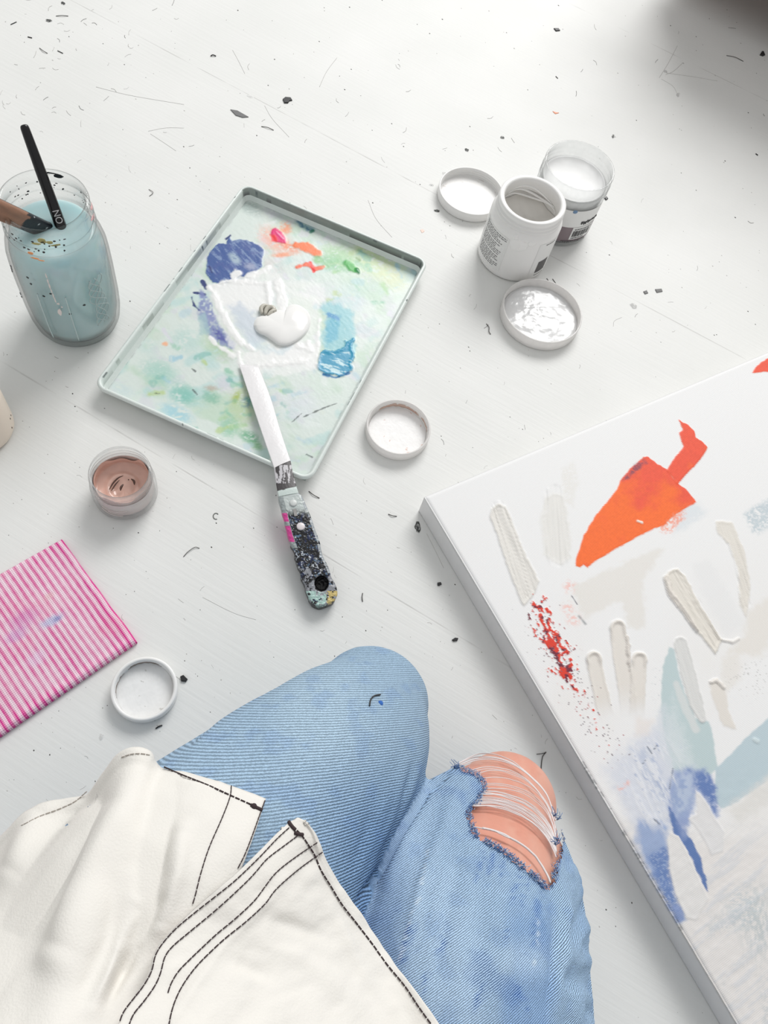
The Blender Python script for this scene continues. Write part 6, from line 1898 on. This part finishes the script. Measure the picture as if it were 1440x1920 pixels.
hair([(344, 1044), (352, 1035), (366, 1026), (374, 1028)], M_HAIR, 'bent dark hair right of the pink jar', .0003)
hair([(680, 1112), (679, 1120), (680, 1128)], M_HAIR, 'short upright dark hair right of the knife handle end', .0004)
hair([(728, 964), (736, 967), (744, 968)], M_HAIR, 'short level dark hair left of the canvas corner', .0004)
hair([(292, 1366), (298, 1362), (304, 1360)], M_BLACK, 'short black bristle below the white lid by the cloth', .0006)
hair([(74, 90), (82, 96), (89, 100)], M_HAIR, 'dark slanting hair at the top left of the floor', .0004)
hair([(52, 69), (60, 71)], M_BLACK, 'short black bristle in the top left corner', .0006)
hair([(108, 95), (118, 100)], M_BLACK, 'short black bristle right of the slanting hair at top left', .0005)
hair([(20, 46), (31, 41)], M_BLACK, 'short black bristle nearest the top left corner', .0005)
hair([(105, 30), (116, 29), (128, 30)], M_HAIR, 'level dark hair at the top left edge', .0004)
hair([(1042, 143), (1046, 147)], M_HAIR, 'tiny dark bristle at top right of centre', .0005)
hair([(1417, 288), (1421, 291)], M_BLACK, 'tiny black bristle at the right edge above the canvas', .0007)

# worn knots and nail holes belong to the boards
M_KNOTC = colmat('worn_knot_paint', 0.6, 0.2, 500, spec=0.35)
for (x, y, rx, ry, an, sh) in ((942, 258, 5, 3.4, .4, 1), (875, 281, 5, 3.2, .5, 1), (819, 395, 6, 3.4, .2, 1), (809, 347, 4.5, 2.4, .1, .6), (832, 325, 4.5, 3, .2, .5), (1150, 256, 3.2, 4.4, .2, .7), (783, 988, 6.5, 13, -.2, 1), (118, 6, 6, 3.5, .3, 1), (91, 39, 7, 4, .1, .8), (540, 188, 1, 1, 0, .5), (1188, 574, 8, 5, .4, .6), (1248, 134, 4, 3, .4, .6), (1281, 119, 2.5, 2, .4, .5), (1271, 178, 4, 5, .4, .6), (190, 1382, 5, 8, .3, .35), (469, 181, 7, 3, .3, .3)):
    V, cols_ = [P(x, y, 0.00025)], [A(70, 72, 70) if sh > .6 else A(170, 172, 168)]
    tt = np.linspace(0, 2 * np.pi, 40, endpoint=False)
    for f in np.linspace(0.1, 1.0, 14):
        for t in tt:
            w = f * (0.75 + 0.5 * float(vn(math.cos(t) * 1.6 + x, math.sin(t) * 1.6 + y, 3)))
            dx, dy = rx * w * math.cos(t), ry * w * math.sin(t)
            V.append(P(x + dx * math.cos(an) - dy * math.sin(an), y + dx * math.sin(an) + dy * math.cos(an), 0.00025 * (1 - f ** 2) + 0.00002))
            n_ = float(vn(f * 6 + x, t * 0.9 + f * 2, 5) * .6 + vn(dx * 1.1 + y, dy * 1.1, 9) * .4)
            k_ = float(sstep(0.28, 0.62, n_ + 0.25 * (1 - f)) * sstep(1.0, 0.7, f)) * (1 if sh > .6 else sh * .7)
            cols_.append(A(236, 236, 234) * (1 - k_) + A(66, 68, 66) * k_)
    F = [(0, 1 + j, 1 + (j + 1) % 40) for j in range(40)] + [(1 + i * 40 + j, 1 + (i + 1) * 40 + j, 1 + (i + 1) * 40 + (j + 1) % 40, 1 + i * 40 + (j + 1) % 40) for i in range(13) for j in range(40)]
    meshobj('knot', V, F, M_KNOTC, floor, cols=np.array(cols_))
# nail hole ring
mb = MB()
mb.add(*tube([P(405 + 5.2 * math.cos(t), 968 + 5.6 * math.sin(t), 0.0001) for t in np.linspace(1.2, 5.6, 24)], .0005, 5))
mb.build('nail_hole', M_KNOT, floor)
# fine dust, specks and fibres that nobody could count
mb, mf, mc = MB(), MB(), MB()
def inside_frame():
    while True:
        x, y = random.uniform(-10, 1450), random.uniform(-10, 1930)
        w = P(x, y, 0)
        u_, v_ = (w - c0) @ ea, (w - c0) @ eb
        if u_ > -.004 and v_ > -.004: continue
        t_ = w - tc_
        if abs(t_ @ tx) < TW / 2 and abs(t_ @ ty) < TH / 2: continue
        if np.hypot(w[0] - .04, w[1]) < .2 and y > 1380 and x < 1090: continue
        return x, y
for k in range(560):
    x, y = inside_frame()
    
    u_ = pxlen(0, x, y)
    s = u_ * random.choice((0.7, 0.8, 0.9, 1.1, 1.4))
    p = P(x, y, 0)
    V = [p + np.array([s * math.cos(a + .3) * random.uniform(.6, 1.3), s * math.sin(a) * random.uniform(.6, 1.3), 0]) for a in np.linspace(0, 2 * np.pi, 5, endpoint=False)] + [p + np.array([0, 0, s * .5])]
    (mb if random.random() < 0.38 else mf).add(V, [(i, (i + 1) % 5, 5) for i in range(5)])
for k in range(170):
    x, y = inside_frame()
    if random.random() < 0.2: x, y = random.uniform(0, 260), random.uniform(0, 220)
    an = random.uniform(0, 6.3); l = random.uniform(2, 7); bend = random.uniform(-.9, .9)
    pts = [(x, y), (x + l * math.cos(an), y + l * math.sin(an)), (x + l * math.cos(an) + l * math.cos(an + bend), y + l * math.sin(an) + l * math.sin(an + bend))]
    r = pxlen(0, x, y) * random.uniform(.16, .32)
    V, F = tube(spline([P(a, b_, r * .8) for a, b_ in pts], 7), r, 4)
    (mc if random.random() < 0.16 else mf).add(V, F)
# long faint scratches
for pts in ([(436, 94), (446, 112), (459, 138)], [(496, 198), (510, 222), (542, 257)], [(632, 108), (612, 135), (599, 163)], [(180, 163), (240, 178), (345, 196)], [(282, 251), (305, 266), (330, 283)], [(1236, 146), (1252, 120), (1270, 86)], [(1240, 148), (1262, 162), (1270, 176)], [(1250, 137), (1300, 144), (1345, 152)],
            [(1280, 118), (1262, 134), (1248, 140)], [(380, 1120), (440, 1150), (480, 1162)], [(1150, 612), (1152, 602), (1166, 595)], [(690, 375), (705, 410), (735, 445)], [(800, 1000), (815, 1030), (832, 1065)], [(345, 240), (310, 240), (278, 246)]):
    s_ = spline([P(a, b_, .0001) for a, b_ in pts], 24)
    mf.add(*tube(s_, pxlen(0, *pts[0]) * .26, 4))
mb.build('dark_dust', M_HAIR, None, label='dark paint dust and specks scattered over the white floor', cat='dust', kind='stuff')
mf.build('pale_dust', M_FAINT, None, label='pale grey scratches, lint and specks scattered over the white floor', cat='dust', kind='stuff')
mc.build('loose_bristles', M_HAIR, None, label='many fine dark fibres scattered over the white floor', cat='fibres', kind='stuff')
